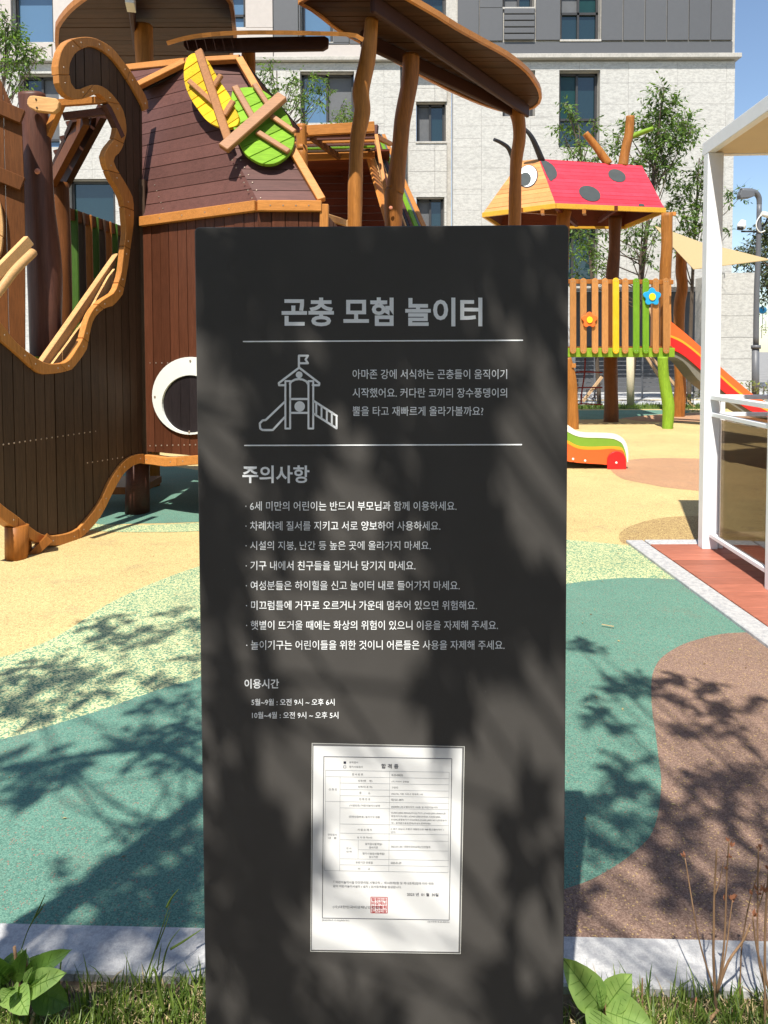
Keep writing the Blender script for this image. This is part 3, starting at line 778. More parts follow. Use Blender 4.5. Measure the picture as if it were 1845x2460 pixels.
bar('ramp_side', P(205, 285, 5.45), P(118, 450, 6.1), .05, .11, M['brown'], bt)
bar('ramp_side', P(246, 268, 5.55), P(150, 450, 6.3), .05, .12, M['beam'], bt)
# pale sloping handrail board
hr = [(284,608),(278,640),(127,874),(98,874)]
ol = [PP(u, v, QA - nA * .12, nA) for u, v in hr]
poly_plate('rail_board', ol, -nA, .05, M['tan'], bt, bev=.004)
k0 = [(276,646),(262,664),(200,775),(127,874),(140,874),(160,866),(205,800),(262,712),(280,676)]
bk = [PP(u, v, QA - nA * .085, nA) for u, v in k0]
planks('inner_board', bk, QA, nA, sd, .09, M['tan'], bt, thick=.02, gap=.004)
# coloured slat fence; shade of the faces put into their colours, edges bright
M['shgreen'] = wood('shaded_green_slat', (0.045, 0.10, 0.012), 'z', .6, .2)
cols = [M['shgreen'], M['dark'], M['post2'], M['shgreen'], M['dark'], M['post2'], M['shgreen'], M['dark']]
fa, fb = P(160, 512, 6.6), P(292, 556, 7.6)
bar('rail', fa, fb, .045, .10, M['brown'], bt)
for i, mm in enumerate(cols):
    t = (i + .5) / 8.2; p = fa.lerp(fb, t); q = V(p.x, p.y, P(0, 860, p.y).z)
    sl_ = bar('slat', p + V(0, .045, .05), q + V(0, .045, 0), .095, .025, mm, bt, up=V(0, 1, 0), bev=.008)
    em = {0: 'slatg', 2: 'slaty', 3: 'slatg', 5: 'slaty', 6: 'slatg'}.get(i)
    if em: bar('slat_edge', p + V(-.053, .03, .05), q + V(-.053, .03, 0), .010, .024, M[em], bt, up=V(0, 1, 0))
box('floor_board', (-3.6, 5.2, 1.20), (-2.2, 7.6, 1.27), M['brown'], bt)
box('floor_edge', (-2.75, 5.16, 1.18), (-2.45, 5.195, 1.28), M['greenbeam'], bt)
# far-left plank wall
wl = [(-120,150),(0,188),(28,250),(52,295),(57,420),(60,560),(60,900),(-120,900)]
OW = P(0, 500, 5.0)
nW = V(.35, -.93, 0).normalized()
wl3 = [PP(u, v, OW, nW) for u, v in wl]
planks('plank', wl3, OW, nW, V(.93, .35, 0), .12, M['brown'], bt, thick=.03, gap=.004)
for v0, v1 in ((255, 285), (418, 445)):
    a = PP(-120, v0 - 45, OW, nW) + nW * .02; b = PP(56, v1, OW, nW) + nW * .02; bar('batten', a, b, .05, .095, M['brown'], bt, bev=.004)
ring = [(-60,470),(-30,440),(0,480),(10,540),(8,590),(0,620),(-30,650)]
ring2 = [(-50,500),(-28,480),(-8,510),(0,545),(-2,580),(-10,600),(-30,615)]
band('ring_board', [PP(u, v, OW, nW) for u, v in ring], [PP(u, v, OW, nW) for u, v in ring2], nW, .06, M['tan'], bt, cuts=3, front=.05)
tube('handrail', [P(80, 606, 4.6), P(36, 650, 4.45), P(0, 697, 4.35), P(-60, 770, 4.2)], .028, M['tan'], bt, 12)
bar('handrail_board', P(70, 577, 4.75), P(-40, 690, 4.45), .04, .07, M['tan'], bt, bev=.006)
# feet
log('foot_post', [(40,1262,26),(40,1344,26)], 4.58, M['post2'], bt, sides=12)
poly_plate('foot_brace', [P(u, v, 4.66) for u, v in ((40,1296),(60,1298),(68,1312),(68,1334),(40,1340))], V(0, 1, 0), .05, M['post2'], bt)
bar('foot_brace', P(120, 1290, 4.75), P(72, 1335, 4.7), .09, .05, M['post2'], bt)
log('foot_post', [(330,1100,27),(330,1243,29)], 5.9, M['beam'], bt, sides=12)
for q in (-.2, .6, 1.3): 
    tube('foot_post', [V(-1.0 + q * .4, 6.2 + q, 1.0), V(-1.0 + q * .4, 6.2 + q, 0)], .09, M['beam'], bt, 10, n=1)
box('floor_board', (-2.0, 5.9, .62), (-.4, 8.6, .68), M['beam'], bt)
box('step_board', (-2.6, 5.95, .14), (-2.0, 6.5, .2), M['brown'], bt)
facet([TA, TB, TB + V(.3, 1.6, -.1), TA + V(-.1, 1.6, -.1)], M['maroon'], .107, dcross=V(0, 1, 0))

# ================================================================ LEAF CANOPIES
def canopy(label, outline, beams, posts, holes=None):
    c = thing('leaf_canopy', label, 'canopy', (outline[0].x, outline[0].y, 0), 'wooden leaf canopies on log posts')
    n = (outline[1] - outline[0]).cross(outline[len(outline)//2] - outline[0]).normalized()
    if n.z > 0: n = -n                # faces down
    ol = smoothline(outline + [outline[0]], 3)[:-1]
    O = outline[0]
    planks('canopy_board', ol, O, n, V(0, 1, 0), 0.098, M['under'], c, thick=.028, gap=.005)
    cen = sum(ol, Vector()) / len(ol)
    poly_plate('cover_sheet', [p - n * .034 for p in ol], -n, .006, M['beam'], c)  # added sheet, stops sun through the board gaps striping the posts
    # orange edge trim that follows the outline
    cut = 10; lp = ol + [ol[0]]
    A = resample(lp, cut * 5 + 1)
    for k in range(cut):
        bm = bmesh.new()
        for i in range(5):
            a, b = A[k*5+i], A[k*5+i+1]; oa = (a - cen).normalized() * .012; bar_bm(bm, a - n * .012 + oa, b - n * .012 + oa, .035, .055, -n)
        bobj('edge_board', bm, M['trimx'], c)
    for p, q, w_, h_ in beams: bar('beam', p, q, w_, h_, M['beam'], c, bev=.012)
    return c
ZC = 4.5
o3 = [(722,6),(760,28),(812,69),(865,98),(960,150),(1070,210),(1160,250),(1225,268),(1267,262),(1288,252),(1297,236),(1295,218),(1286,200),(1263,170),(1216,134),(1162,105),(1097,69),(1053,40),(1003,11),(950,-18),(880,-35),(800,-28),(750,-10)]
c3 = canopy('long leaf shaped wooden canopy on three log posts above the climbing frame', [PZ(u, v, ZC) for u, v in o3],
            [(PZ(893, 8, ZC - .09), PZ(1268, 268, ZC - .09), .05, .16), (PZ(868, 92, ZC - .09), PZ(1228, 262, ZC - .09), .05, .16)], [])
log('log_post', [(893,48,17),(888,100,18),(882,150,19),(868,220,20),(871,270,19),(858,340,18),(855,420,17.5),(852,540,17.5)], 6.95, M['post'], c3, zend=0, seed=11)
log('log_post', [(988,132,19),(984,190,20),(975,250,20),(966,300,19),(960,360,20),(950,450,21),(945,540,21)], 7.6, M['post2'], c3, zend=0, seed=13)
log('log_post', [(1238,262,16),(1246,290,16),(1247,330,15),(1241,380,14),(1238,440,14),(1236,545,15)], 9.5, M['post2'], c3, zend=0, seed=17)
bolt_at(P(939, 499, 7.45), V(0, -1, 0), .02, M['copper'], c3, 'bolt_cap')
o1 = [(141,65),(139,108),(150,150),(200,185),(400,190),(530,160),(560,100),(559,65),(555,25),(546,-3),(500,-40),(400,-58),(300,-50),(230,-20),(195,5),(174,22),(152,47)]
c1 = canopy('rounded wooden canopy above the rear left of the playhouse', [PZ(u, v, ZC) for u, v in o1],
            [(PZ(315, 12, ZC - .08), PZ(326, 105, ZC - .08), .05, .13)], [])
bar('beam_end', PZ(311, -8, ZC - .10), PZ(316, 16, ZC - .10), .075, .10, M['white'], c1)
log('log_post', [(346,62,21),(346,110,22),(348,200,22),(348,400,22)], 7.1, M['post'], c1, zend=0, seed=19)
tl = lambda u, v, Y: P(u, v, Y)
c2 = thing('leaf_canopy', 'narrow arched wooden canopy seen edge on above the playhouse roof', 'canopy', P(597, 400, 6.9), 'wooden leaf canopies on log posts')
arch = smoothline([V(a, b, 0) for a, b in ((400,99),(450,85),(510,77),(590,73),(680,73),(760,75),(830,77),(866,83),(874,91))], 6)
arch = resample(arch, 23); cd2 = ray(600, 79).normalized(); cd2 = (cd2 + V(0, 0, .0)).normalized()
for i in range(22):
    a, b = P(arch[i].x, arch[i].y, 6.3), P(arch[i+1].x, arch[i+1].y, 6.3)
    dp = 1.15 * math.sin(math.pi * min(max((i + 1.2) / 24, .08), .92)) ** .6
    n_ = (b - a).cross(cd2).normalized()
    if n_.z < 0: n_ = -n_
    g = (b - a) * .03
    q = [a + g, b - g, b - g + cd2 * dp, a + g + cd2 * dp]
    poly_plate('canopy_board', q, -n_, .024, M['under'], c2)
    poly_plate('edge_board', [a - cd2 * .03, b - cd2 * .03, b - cd2 * .003, a - cd2 * .003], -n_, .034, M['trimx'], c2)
poly_plate('beam', [P(u, v, 6.43) for u, v in ((440,98),(500,92),(640,88),(780,86),(790,92),(788,112),(776,119),(640,121),(470,124),(448,120),(441,110))], V(0, 1, 0), .05, M['beam'], c2, bev=.006)
log('log_post', [(597,118,16),(597,160,16),(597,400,17)], 6.9, M['post2'], c2, zend=0, seed=23)
for u, v in ((583, 100), (583, 109)): bolt_at(P(u, v, 6.57), V(0, -1, 0), .012, M['copper'], c2)

# ================================================================ CLIMBING FRAME
cf = thing('climbing_frame', 'wooden climbing frame with a sloping ramp of coloured slats behind the canopy posts', 'climbing frame', (-.3, 8.4, 0))
log('log_post', [(725,300,12.5),(725,360,12.5),(727,420,12.5)], 8.2, M['post'], cf, zend=0, seed=29)
bolt_at(P(722, 309, 8.05), V(0, -1, 0), .018, M['copper'], cf, 'bolt_cap')
bar('top_board', P(690, 317, 8.3), P(900, 305, 8.3), .05, .115, M['trimx'], cf, bev=.005)
bar('low_board', P(690, 378, 8.9), P(900, 370, 8.9), .05, .095, M['trimx'], cf, bev=.005)
sl = [M['maroon'], M['maroon'], M['trimx'], M['maroon'], M['slatg'], M['dark']]
for i, mm in enumerate(sl):
    t = i / 5.5; Y = 8.38 + t * .5; v = 327 + i * 7.2
    bar('slat', P(690, v + 3, Y), P(900, v - 3, Y), .05, .02, mm, cf)
bar('rib_beam', P(748, 330, 8.4), P(815, 378, 8.86), .05, .06, M['brown'], cf)
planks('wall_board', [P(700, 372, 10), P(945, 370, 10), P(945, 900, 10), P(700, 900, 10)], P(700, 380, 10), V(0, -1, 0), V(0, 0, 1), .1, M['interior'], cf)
bar('wall_rib', P(820, 380, 9.9), P(862, 560, 9.9), .05, .07, M['interior'], cf)
zc_ = P(800, 372, 8.95).z + .04
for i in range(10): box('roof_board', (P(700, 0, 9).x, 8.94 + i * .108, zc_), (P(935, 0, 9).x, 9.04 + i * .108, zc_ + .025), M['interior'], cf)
# sloping slatted ramp on the right
L_ = [P(868, 322, 9.2), P(960, 640, 7.9)]; R_ = [P(925, 322, 9.9), P(1068, 640, 8.6)]
rc = [(M['trim'], .0, .17), (M['tan'], .19, .24), (M['rubber'], .25, .29), (M['red'], .31, .41), (M['tan'], .43, .47), (M['rubber'], .49, .54), (M['maroon'], .56, .64), (M['slatg'], .68, .78), (M['gmetal'], .80, .85), (M['trim'], .88, 1.0)]
for mm, a, b in rc:
    q = [L_[0].lerp(R_[0], a), L_[0].lerp(R_[0], b), L_[1].lerp(R_[1], b), L_[1].lerp(R_[1], a)]
    nr = (q[1] - q[0]).cross(q[3] - q[0]).normalized()
    poly_plate('ramp_slat', q, nr, .03, mm, cf)
for i in range(4):
    t = .05 + i * .06; bar('peg', L_[0].lerp(R_[0], .55 + i * .1) + V(0, -.03, -.05 - .12 * i), L_[0].lerp(R_[0], .6 + i * .1) + V(0, -.03, .1 - .12 * i), .06, .05, M['maroon'], cf)
bar('top_rail', P(866, 311, 8.6), P(938, 346, 9.4), .05, .05, M['trimx'], cf)
bar('side_board', P(905, 335, 8.9), P(955, 640, 7.8), .04, .16, M['trim'], cf, up=V(0, 1, 0))
bar('hand_rail', P(776, 519, 6.6), P(838, 538, 7.4), .045, .06, M['tan'], cf, bev=.006)
bar('slat', P(837, 528, 7.0), P(837, 640, 7.0), .04, .04, M['tan'], cf, bev=.01)
bar('slat', P(848, 532, 7.1), P(848, 640, 7.1), .04, .04, M['greenbeam'], cf, bev=.01)

# ================================================================ LADYBIRD TOWER
lt = thing('ladybird_tower', 'raised play tower with a red spotted ladybird roof, picket rail and red slide', 'play tower', (3.8, 13.2, 0))
EZ = P(1335, 489, 12.45).z
eA, eB, eC, eD, eE = [PZ(u, v, EZ) for u, v in ((1160,513),(1335,491),(1597,502),(1500,542),(1200,539))]
rA, rB, rC = P(1250, 386, 13.9), P(1295, 382, 13.5), P(1542, 398, 13.9)
IB = M['interior']
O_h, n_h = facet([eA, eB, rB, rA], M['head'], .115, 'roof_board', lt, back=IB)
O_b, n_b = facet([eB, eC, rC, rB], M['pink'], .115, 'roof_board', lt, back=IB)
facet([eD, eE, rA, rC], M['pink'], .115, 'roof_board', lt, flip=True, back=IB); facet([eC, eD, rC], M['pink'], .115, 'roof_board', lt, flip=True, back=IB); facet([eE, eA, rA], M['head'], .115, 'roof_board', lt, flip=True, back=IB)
for a, b in ((eA, eB), (eB, eC), (eC, eD), (eD, eE), (eE, eA)):
    bar('fascia', a + V(0, -.02, -.03), b + V(0, -.02, -.03), .04, .085, M['fascia'], lt, bev=.004)
def spot(px, O, n, m, off=.004, name='spot', t=.004, s=3):
    p = [PP(u, v, O, n) + n * off for u, v in px]; p = smoothline(p + [p[0]], s)[:-1]
    return poly_plate(name, p, n, t, m, lt)
def ell(cu, cv, a, b, rot, k=14):
    return [(cu + a * math.cos(t) * math.cos(rot) - b * math.sin(t) * math.sin(rot), cv + a * math.cos(t) * math.sin(rot) + b * math.sin(t) * math.cos(rot)) for t in [2 * math.pi * i / k for i in range(k)]]
spot(ell(1416.5, 465.5, 27, 17, R(22)), O_b, n_b, M['spot']); spot(ell(1482, 422.5, 22, 14, R(22)), O_b, n_b, M['spot'])
spot([(1298,385),(1312,387),(1328,398),(1337,412),(1337,424),(1330,431),(1319,432)], O_b, n_b, M['spot'])
spot([(1534,492),(1538,490),(1545,491),(1549,496),(1534,495.5)], O_b, n_b, M['spot'], s=1)
spot(ell(1268, 424, 24, 28, R(20)), O_h, n_h, M['rubber'], .003, 'eye_rim'); spot(ell(1268, 424, 22, 26, R(20)), O_h, n_h, M['white'], .009, 'eye_white')
spot(ell(1262, 432, 14, 16, R(20)), O_h, n_h, M['spot'], .015, 'eye_pupil')
tube('antenna', [P(1187, 335, 13.3), P(1206, 344, 13.4), P(1222, 357, 13.5), P(1233, 384, 13.6)], [.03, .035, .04, .045], M['rubber'], lt, 10)
tube('antenna', [P(1255, 305, 13.3), P(1272, 322, 13.3), P(1285, 345, 13.35), P(1302, 386, 13.5)], [.03, .04, .05, .06], M['rubber'], lt, 10)
log('log_post', [(1514,280,10.5),(1511,320,10.5),(1503,360,11),(1496,400,12)], 13.9, M['post'], lt, seed=31, sides=14)
log('branch_post', [(1406,320,8),(1430,350,8.5),(1462,396,10)], 13.8, M['post'], lt, seed=33, sides=12)
log('branch_post', [(1568,309,5),(1545,317,6),(1516,329,7)], 13.9, M['greenbeam'], lt, seed=34, sides=12)
log('log_post', [(1478,520,14.5),(1476,600,14),(1470,680,16),(1467,860,17),(1468,940,16.5),(1467,1017,18)], 13.5, M['brown'], lt, zend=0, seed=35)
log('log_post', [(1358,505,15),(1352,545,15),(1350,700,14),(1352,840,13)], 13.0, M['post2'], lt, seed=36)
log('log_post', [(1603,512,13),(1601,600,13),(1598,680,13),(1600,845,13)], 12.6, M['post'], lt, seed=37)
log('log_post', [(1593,857,12.5),(1594,900,12),(1600,940,13),(1606,980,13.5),(1604,1033,12.5)], 12.25, M['greenbeam'], lt, zend=0, seed=38)
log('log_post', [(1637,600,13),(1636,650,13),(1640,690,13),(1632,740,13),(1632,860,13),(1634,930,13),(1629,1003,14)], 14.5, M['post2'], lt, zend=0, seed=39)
log('log_post', [(1362,860,10),(1370,900,12),(1375,950,13),(1376,1033,13)], 12.25, M['post'], lt, zend=0, seed=40)
bar('peg', P(1372, 878, 12.2), P(1382, 878, 12.2), .08, .07, M['trimx'], lt)
bar('peg', P(1612, 514, 12.6), P(1622, 514, 12.6), .08, .06, M['trimx'], lt)
for u in (1303, 1403): bar('rafter_end', P(u, 507, 12.45), P(u + 2, 512, 13.4), .06, .08, M['trimx'], lt)
bar('rafter', P(1250, 505, 12.8), P(1340, 512, 14.2), .06, .08, M['post2'], lt); bar('rafter', P(1480, 500, 12.7), P(1440, 530, 14.3), .06, .08, M['interior'], lt)
bar('rafter', P(1335, 495, 12.5), P(1385, 540, 14.4), .06, .08, M['interior'], lt)
dz = P(1500, 836, 12.35).z
box('deck_board', (P(1290, 836, 12.35).x, 12.4, dz - .05), (P(1618, 836, 12.35).x, 14.4, dz + .03), M['post2'], lt)
bar('deck_beam', P(1290, 847, 12.3), P(1619, 847, 12.3), .08, .155, M['greenbeam'], lt, bev=.006)
bar('top_rail', P(1290, 676, 12.28), P(1617, 678, 12.28), .05, .075, M['post2'], lt, bev=.006)
box('side_beam', (P(1619, 836, 12.35).x - .08, 12.36, dz - .15), (P(1619, 836, 12.35).x, 14.3, dz), M['greenbeam'], lt)
sc_ = [(1303,'o'),(1328,'y'),(1353,'o'),(1377,'o'),(1402,'o'),(1430,'o'),(1454,'o'),(1480,'y'),(1502.5,'o'),(1529,'g'),(1552,'g'),(1576,'o'),(1601,'o')]
def slat(u, v0, v1, hw, Y, m, parent):
    k = []
    for i in range(7): t = math.pi * i / 6; k.append((u + hw * math.cos(t), v0 + hw - hw * math.sin(t)))
    for i in range(7): t = math.pi + math.pi * i / 6; k.append((u + hw * math.cos(t), v1 - hw - hw * math.sin(t)))
    s = poly_plate('slat', [P(a, b, Y) for a, b in k], V(0, 1, 0), .03, m, parent, bev=.005)
    for vv in (v0 + 8, v1 - 7):
        for du in (-3, 3): bolt_at(P(u + du, vv, Y - .002), V(0, -1, 0), .008, M['screw'], parent)
for u, k in sc_: slat(u, 668 if k != 'y' else 667, 850, 7.6, 12.21, {'o': M['slato'], 'y': M['slaty'], 'g': M['slatg']}[k], lt)
for i in range(5):
    Y = 12.5 + i * .38; x_ = P(1616, 700, 12.35).x
    bar('slat', V(x_, Y, P(0, 672, 12.3).z), V(x_, Y, dz), .03, .1, M['slato'], lt, up=V(0, 1, 0))
def flower(cu, cv, r, Y, m, label):
    fl = []
    for i in range(30):
        a = 2 * math.pi * i / 30 + R(-90 + 6); rr = r * (.66 + .34 * (0.5 + .5 * math.cos(5 * (a + R(90)))) ** .6); fl.append((cu + rr * math.cos(a), cv + rr * math.sin(a)))
    t = thing('flower_plaque', label, 'ornament', P(cu, cv, Y))
    poly_plate('petals', [P(a, b, Y) for a, b in fl], V(0, 1, 0), .03, m, t, bev=.006)
    cc = [(cu + r * .36 * math.cos(2*math.pi*i/16), cv + r * .4 * math.sin(2*math.pi*i/16)) for i in range(16)]
    poly_plate('flower_centre', [P(a, b, Y - .004) for a, b in cc], V(0, -1, 0), .012, M['fyl'], t, bev=.003)
flower(1416.5, 768.5, 20, 12.17, M['forange'], 'small orange wooden flower with yellow centre on the oak pickets')
flower(1567, 713, 22.5, 12.17, M['blue'], 'blue wooden flower with yellow centre on the green picket')
# slide
def ribbon(name, top, bot, Y0, Y1, t, m, parent):
    n = len(top); vs = []; f = []
    for i, (a, b) in enumerate(zip(top, bot)):
        Y = Y0 + (Y1 - Y0) * i / (n - 1)
        for q in (P(*a, Y), P(*b, Y)): vs += [q, q + V(.0, t, 0)]
    for i in range(n - 1):
        o = i * 4
        for j, k in ((0, 2), (2, 3), (3, 1), (1, 0)): f.append((o + j, o + k, o + 4 + k, o + 4 + j))
    f += [(0, 2, 3, 1), ((n-1)*4, (n-1)*4+1, (n-1)*4+3, (n-1)*4+2)]
    return mesh(name, vs, f, m, parent)
sp = lambda l, n=4: [(p.x, p.y) for p in smoothline([V(a, b, 0) for a, b in l], n)]
s1 = sp([(1606,768),(1640,795),(1683,833),(1733,883),(1770,915),(1806,945),(1840,966),(1880,985)])
s2 = sp([(1606,803),(1640,818),(1683,852),(1733,902),(1770,935),(1806,962),(1840,980),(1880,998)])
s2b = sp([(1606,808),(1640,824),(1683,858),(1733,908),(1770,941),(1806,968),(1840,986),(1880,1004)])
s3 = sp([(1606,836),(1640,852),(1683,888),(1733,936),(1770,965),(1806,988),(1840,1000),(1880,1012)])
ribbon('slide_side', s1, s2, 12.5, 12.2, .03, M['sor'], lt); ribbon('slide_line', s2, s2b, 12.498, 12.198, .03, M['syl'], lt); ribbon('slide_side', s2b, s3, 12.5, 12.2, .03, M['sred'], lt)
ribbon('slide_side', s1, s3, 13.1, 12.8, .03, M['sor'], lt)
s4 = sp([(1600,852),(1640,868),(1681,916),(1733,955),(1770,980),(1806,1000),(1840,1008),(1880,1015)])
ribbon('slide_bed', s3, s4, 12.54, 12.24, .52, M['sgy'], lt)
# small slide end next to the sign
se = thing('slide', 'end of a low slide with cream, green and orange stripes beside the sign', 'slide', (2.2, 8.0, 0))
w1 = sp([(1230,860),(1300,960),(1345,1008),(1363,1020),(1384,1034),(1405,1039),(1440,1040),(1475,1042),(1493,1050),(1504,1064),(1509,1085),(1509,1110)])
w2 = sp([(1230,880),(1300,980),(1345,1025),(1363,1037),(1384,1047),(1405,1051),(1440,1052),(1471,1054),(1487,1060),(1496,1068),(1503,1087),(1506,1110)])
w3 = sp([(1230,905),(1300,1000),(1345,1050),(1363,1058),(1384,1069),(1405,1073),(1440,1073),(1466,1072),(1482,1073),(1494,1076),(1502,1095),(1504,1111)])
w4 = sp([(1230,912),(1300,1008),(1345,1056),(1363,1065),(1384,1076),(1405,1080),(1440,1080),(1466,1078),(1482,1080),(1496,1083),(1502,1098),(1504,1112)])
w5 = sp([(1230,960),(1300,1060),(1345,1100),(1363,1108),(1384,1111),(1405,1113),(1440,1115),(1466,1117),(1482,1118),(1496,1119),(1503,1119),(1504,1119)])
for a, b, m, nm, dy in ((w1, w2, 'swh', 'slide_edge', 0), (w2, w3, 'sgr', 'slide_stripe', .004), (w3, w4, 'syl', 'slide_stripe', .004), (w4, w5, 'sor', 'slide_side', .004)):
    ribbon(nm, a, b, 8.02 + dy, 8.02 + dy, .035, M[m], se)
ribbon('slide_bed', w4, w5, 8.06, 8.06, .5, M['sgy'], se); ribbon('slide_edge', w1, w5, 8.58, 8.58, .03, M['swh'], se)
cap = [(1482 + 22.5 * math.cos(R(a)), 1107 + 22.5 * math.sin(R(a))) for a in range(180, 361, 15)] + [(1505,1130),(1460,1129)]
poly_plate('end_cap', [P(u, v, 8.0) for u, v in cap], V(0, 1, 0), .03, M['sred'], se, bev=.004)
for u, v in ((1377, 1103), (1406, 1107), (1481, 1112)): bolt_at(P(u, v, 7.995), V(0, -1, 0), .014, M['white'], se)

# ================================================================ WHITE PERGOLA AND RAILINGS
pg = thing('pergola', 'white metal pergola with tan soffit standing on the red deck', 'pergola', PZ(1704, 1327))
yd = V(.0525, 1, 0).normalized()     # its depth direction
PB = PZ(1687, 1327)
px, pdy = .098, .075
def pbox(name, x0, x1, y0, y1, z0, z1, m, parent, bev=.003):   # x across, y along yd from PB
    sx = V(1, -.0525, 0).normalized()
    c = [PB + sx * a + yd * b for a, b in ((x0, y0), (x1, y0), (x1, y1), (x0, y1))]
    bm = bmesh.new(); vs = [bm.verts.new((p.x, p.y, z)) for z in (z0, z1) for p in c]
    for f in ((0,3,2,1),(4,5,6,7),(0,1,5,4),(1,2,6,5),(2,3,7,6),(3,0,4,7)): bm.faces.new([vs[i] for i in f])
    bmesh.ops.recalc_face_normals(bm, faces=bm.faces)
    if bev: bevel(bm, bev)
    return bobj(name, bm, m, parent)
ztp = P(1698, 334, PB.y).z; zbt = P(1707, 366, PB.y).z
pbox('post', 0, px, 0, pdy, .02, zbt - .001, M['wmetal'], pg)
pbox('post', 2.3, 2.4, 0, pdy, .02, zbt - .001, M['wmetal'], pg)
pbox('edge_beam', 0, .05, -3.6, .10, zbt, ztp, M['wmetal'], pg)
pbox('edge_beam', .052, 2.4, .05, .10, zbt, ztp, M['wmetal'], pg)
pbox('soffit', .051, 2.4, -3.6, .048, zbt + .004, zbt + .03, M['ceil'], pg, 0)
pbox('cover_sheet', .051, 2.4, -3.6, .048, ztp - .03, ztp - .004, M['wmetal'], pg, 0)
for i in range(5): pbox('light_slot', .55 + i * .4, .565 + i * .4, -3.2, -.25, zbt, zbt + .006, M['rubber'], pg, 0)
gls = glassmat('bronze_glass', (0.60, 0.50, 0.42), 0.06)
gl_ = thing('glass_railing', 'white railing with bronze glass running from the pergola post towards the viewer', 'railing', PZ(1706, 1327))
zr = lambda v: P(1704, v, PB.y).z
def rail_run(t, ax_, L, label=None):
    for k, (z0, z1, w_) in enumerate(((zr(960), zr(949), .05), (zr(1001), zr(991), .032), (zr(1290), zr(1280), .04))):
        if ax_ == 'y': pbox('rail', .025 + (.07 - w_)/2, .025 + (.07 + w_)/2, -L, -.003, z0, z1, M['wmetal'], t)
        else: pbox('rail', px + .002, L, .0 + (.07 - w_)/2, (.07 + w_)/2, z0, z1, M['wmetal'], t)
rail_run(gl_, 'y', 3.0)
for k in range(4):
    pbox('baluster', .035, .085, -.78 - .72 * k - .05, -.78 - .72 * k, .02, zr(963), M['wmetal'], gl_)
    pbox('glass_pane', .056, .062, -.78 - .72 * k + .001 + .0, -.78 - .72 * k + .668, zr(1279) + .002, zr(1003) - .002, gls, gl_, 0)
gr_ = thing('glass_railing', 'white railing with bronze glass crossing behind the pergola deck', 'railing', PZ(1760, 1327) )
rail_run(gr_, 'x', 2.3)
for k in range(3):
    pbox('baluster', .11 + .72 * k, .14 + .72 * k, .02, .05, .02, zr(963), M['wmetal'], gr_)
    pbox('glass_pane', .145 + .72 * k, .82 + .72 * k, .033, .039, zr(1279) + .002, zr(1003) - .002, gls, gr_, 0)
# small white block seen through the glass
pl = P(1775, 1277, 5.2)

# ================================================================ SAIL, LAMP POLE
sa = [P(1572,542,15.5), P(1625,560,14.8), P(1690,584,14.2), P(1760,600,13.8), P(1850,623,13.2), P(1740,637,13.2), P(1666,646,13.0), P(1610,586,14.2)]
o = mesh('shade_sail', sa + [p + V(0, 0, -.012) for p in sa], [(0,1,7),(1,2,7),(2,6,7),(2,3,6),(3,5,6),(3,4,5)] + [(i, (i+1) % 8, 8 + (i+1) % 8, 8 + i) for i in range(8)] , M['sail'])
tag(o, 'tan triangular shade sail stretched behind the white pergola post', 'shade sail')
lp = thing('lamp_post', 'dark grey pole with a bent top arm and two security cameras', 'lamp post', PZ(1815, 975))
LY = 14.8
tube('pole', [P(1815, 975, LY), P(1815, 832, LY)], 8.3 / F * LY, M['gmetal'], lp, 16, n=1)
tube('pole', [P(1816, 832, LY), P(1818, 700, LY), P(1822, 600, LY), P(1824, 490, LY)], [.055, .054, .05, .048], M['gmetal'], lp, 16)
tube('collar', [P(1816, 838, LY), P(1816, 829, LY)], .092, M['gmetal'], lp, 16, n=1)
tube('arm', [P(1824, 492, LY), P(1823, 475, LY), P(1815, 464, LY), P(1800, 461, LY), P(1780, 461, LY)], [.048, .052, .06, .072, .075], M['gmetal'], lp, 14)
poly_plate('lamp_head', [P(u, v, LY - .08) for u, v in ((1783,455),(1812,457),(1815,470),(1805,474),(1780,476),(1778,468))], V(0, 1, 0), .16, M['gmetal'], lp, bev=.01)
tube('camera_arm', [P(1824, 556, LY), P(1781, 556, LY)], .018, M['rubber'], lp, 8, n=1)
tube('security_camera', [P(1780, 549, LY), P(1782, 541, LY), P(1786, 530, LY)], [.075, .085, .05], M['white'], lp, 14)
tube('camera_lens', [P(1778, 552, LY - .05), P(1779, 545, LY - .05)], .06, M['rubber'], lp, 12, n=1)
tube('security_camera', [P(1830, 513, LY - .1), P(1862, 522, LY - .1)], .055, M['white'], lp, 12, n=1)
tube('camera_arm', [P(1826, 545, LY), P(1838, 538, LY), P(1844, 524, LY)], .02, M['rubber'], lp, 8)
tube('cable', [P(1829, 515, LY - .06), P(1819, 530, LY - .06), P(1817, 545, LY - .06), P(1826, 558, LY - .06), P(1838, 554, LY - .06)], .012, M['white'], lp, 6)
# rope net behind the left tower post
rn = thing('rope_net', 'dark red rope climbing net hanging behind the sign edge under the tower', 'climbing net', PZ(1400, 985))
for l in ([(1406,860),(1404,900),(1398,940),(1396,972)], [(1378,895),(1405,893),(1447,895)], [(1380,932),(1402,931),(1447,931)], [(1380,973),(1398,970),(1447,972)]):
    tube('rope', [P(u, v, 13.2) for u, v in l], .014, M['rope'], rn, 6)

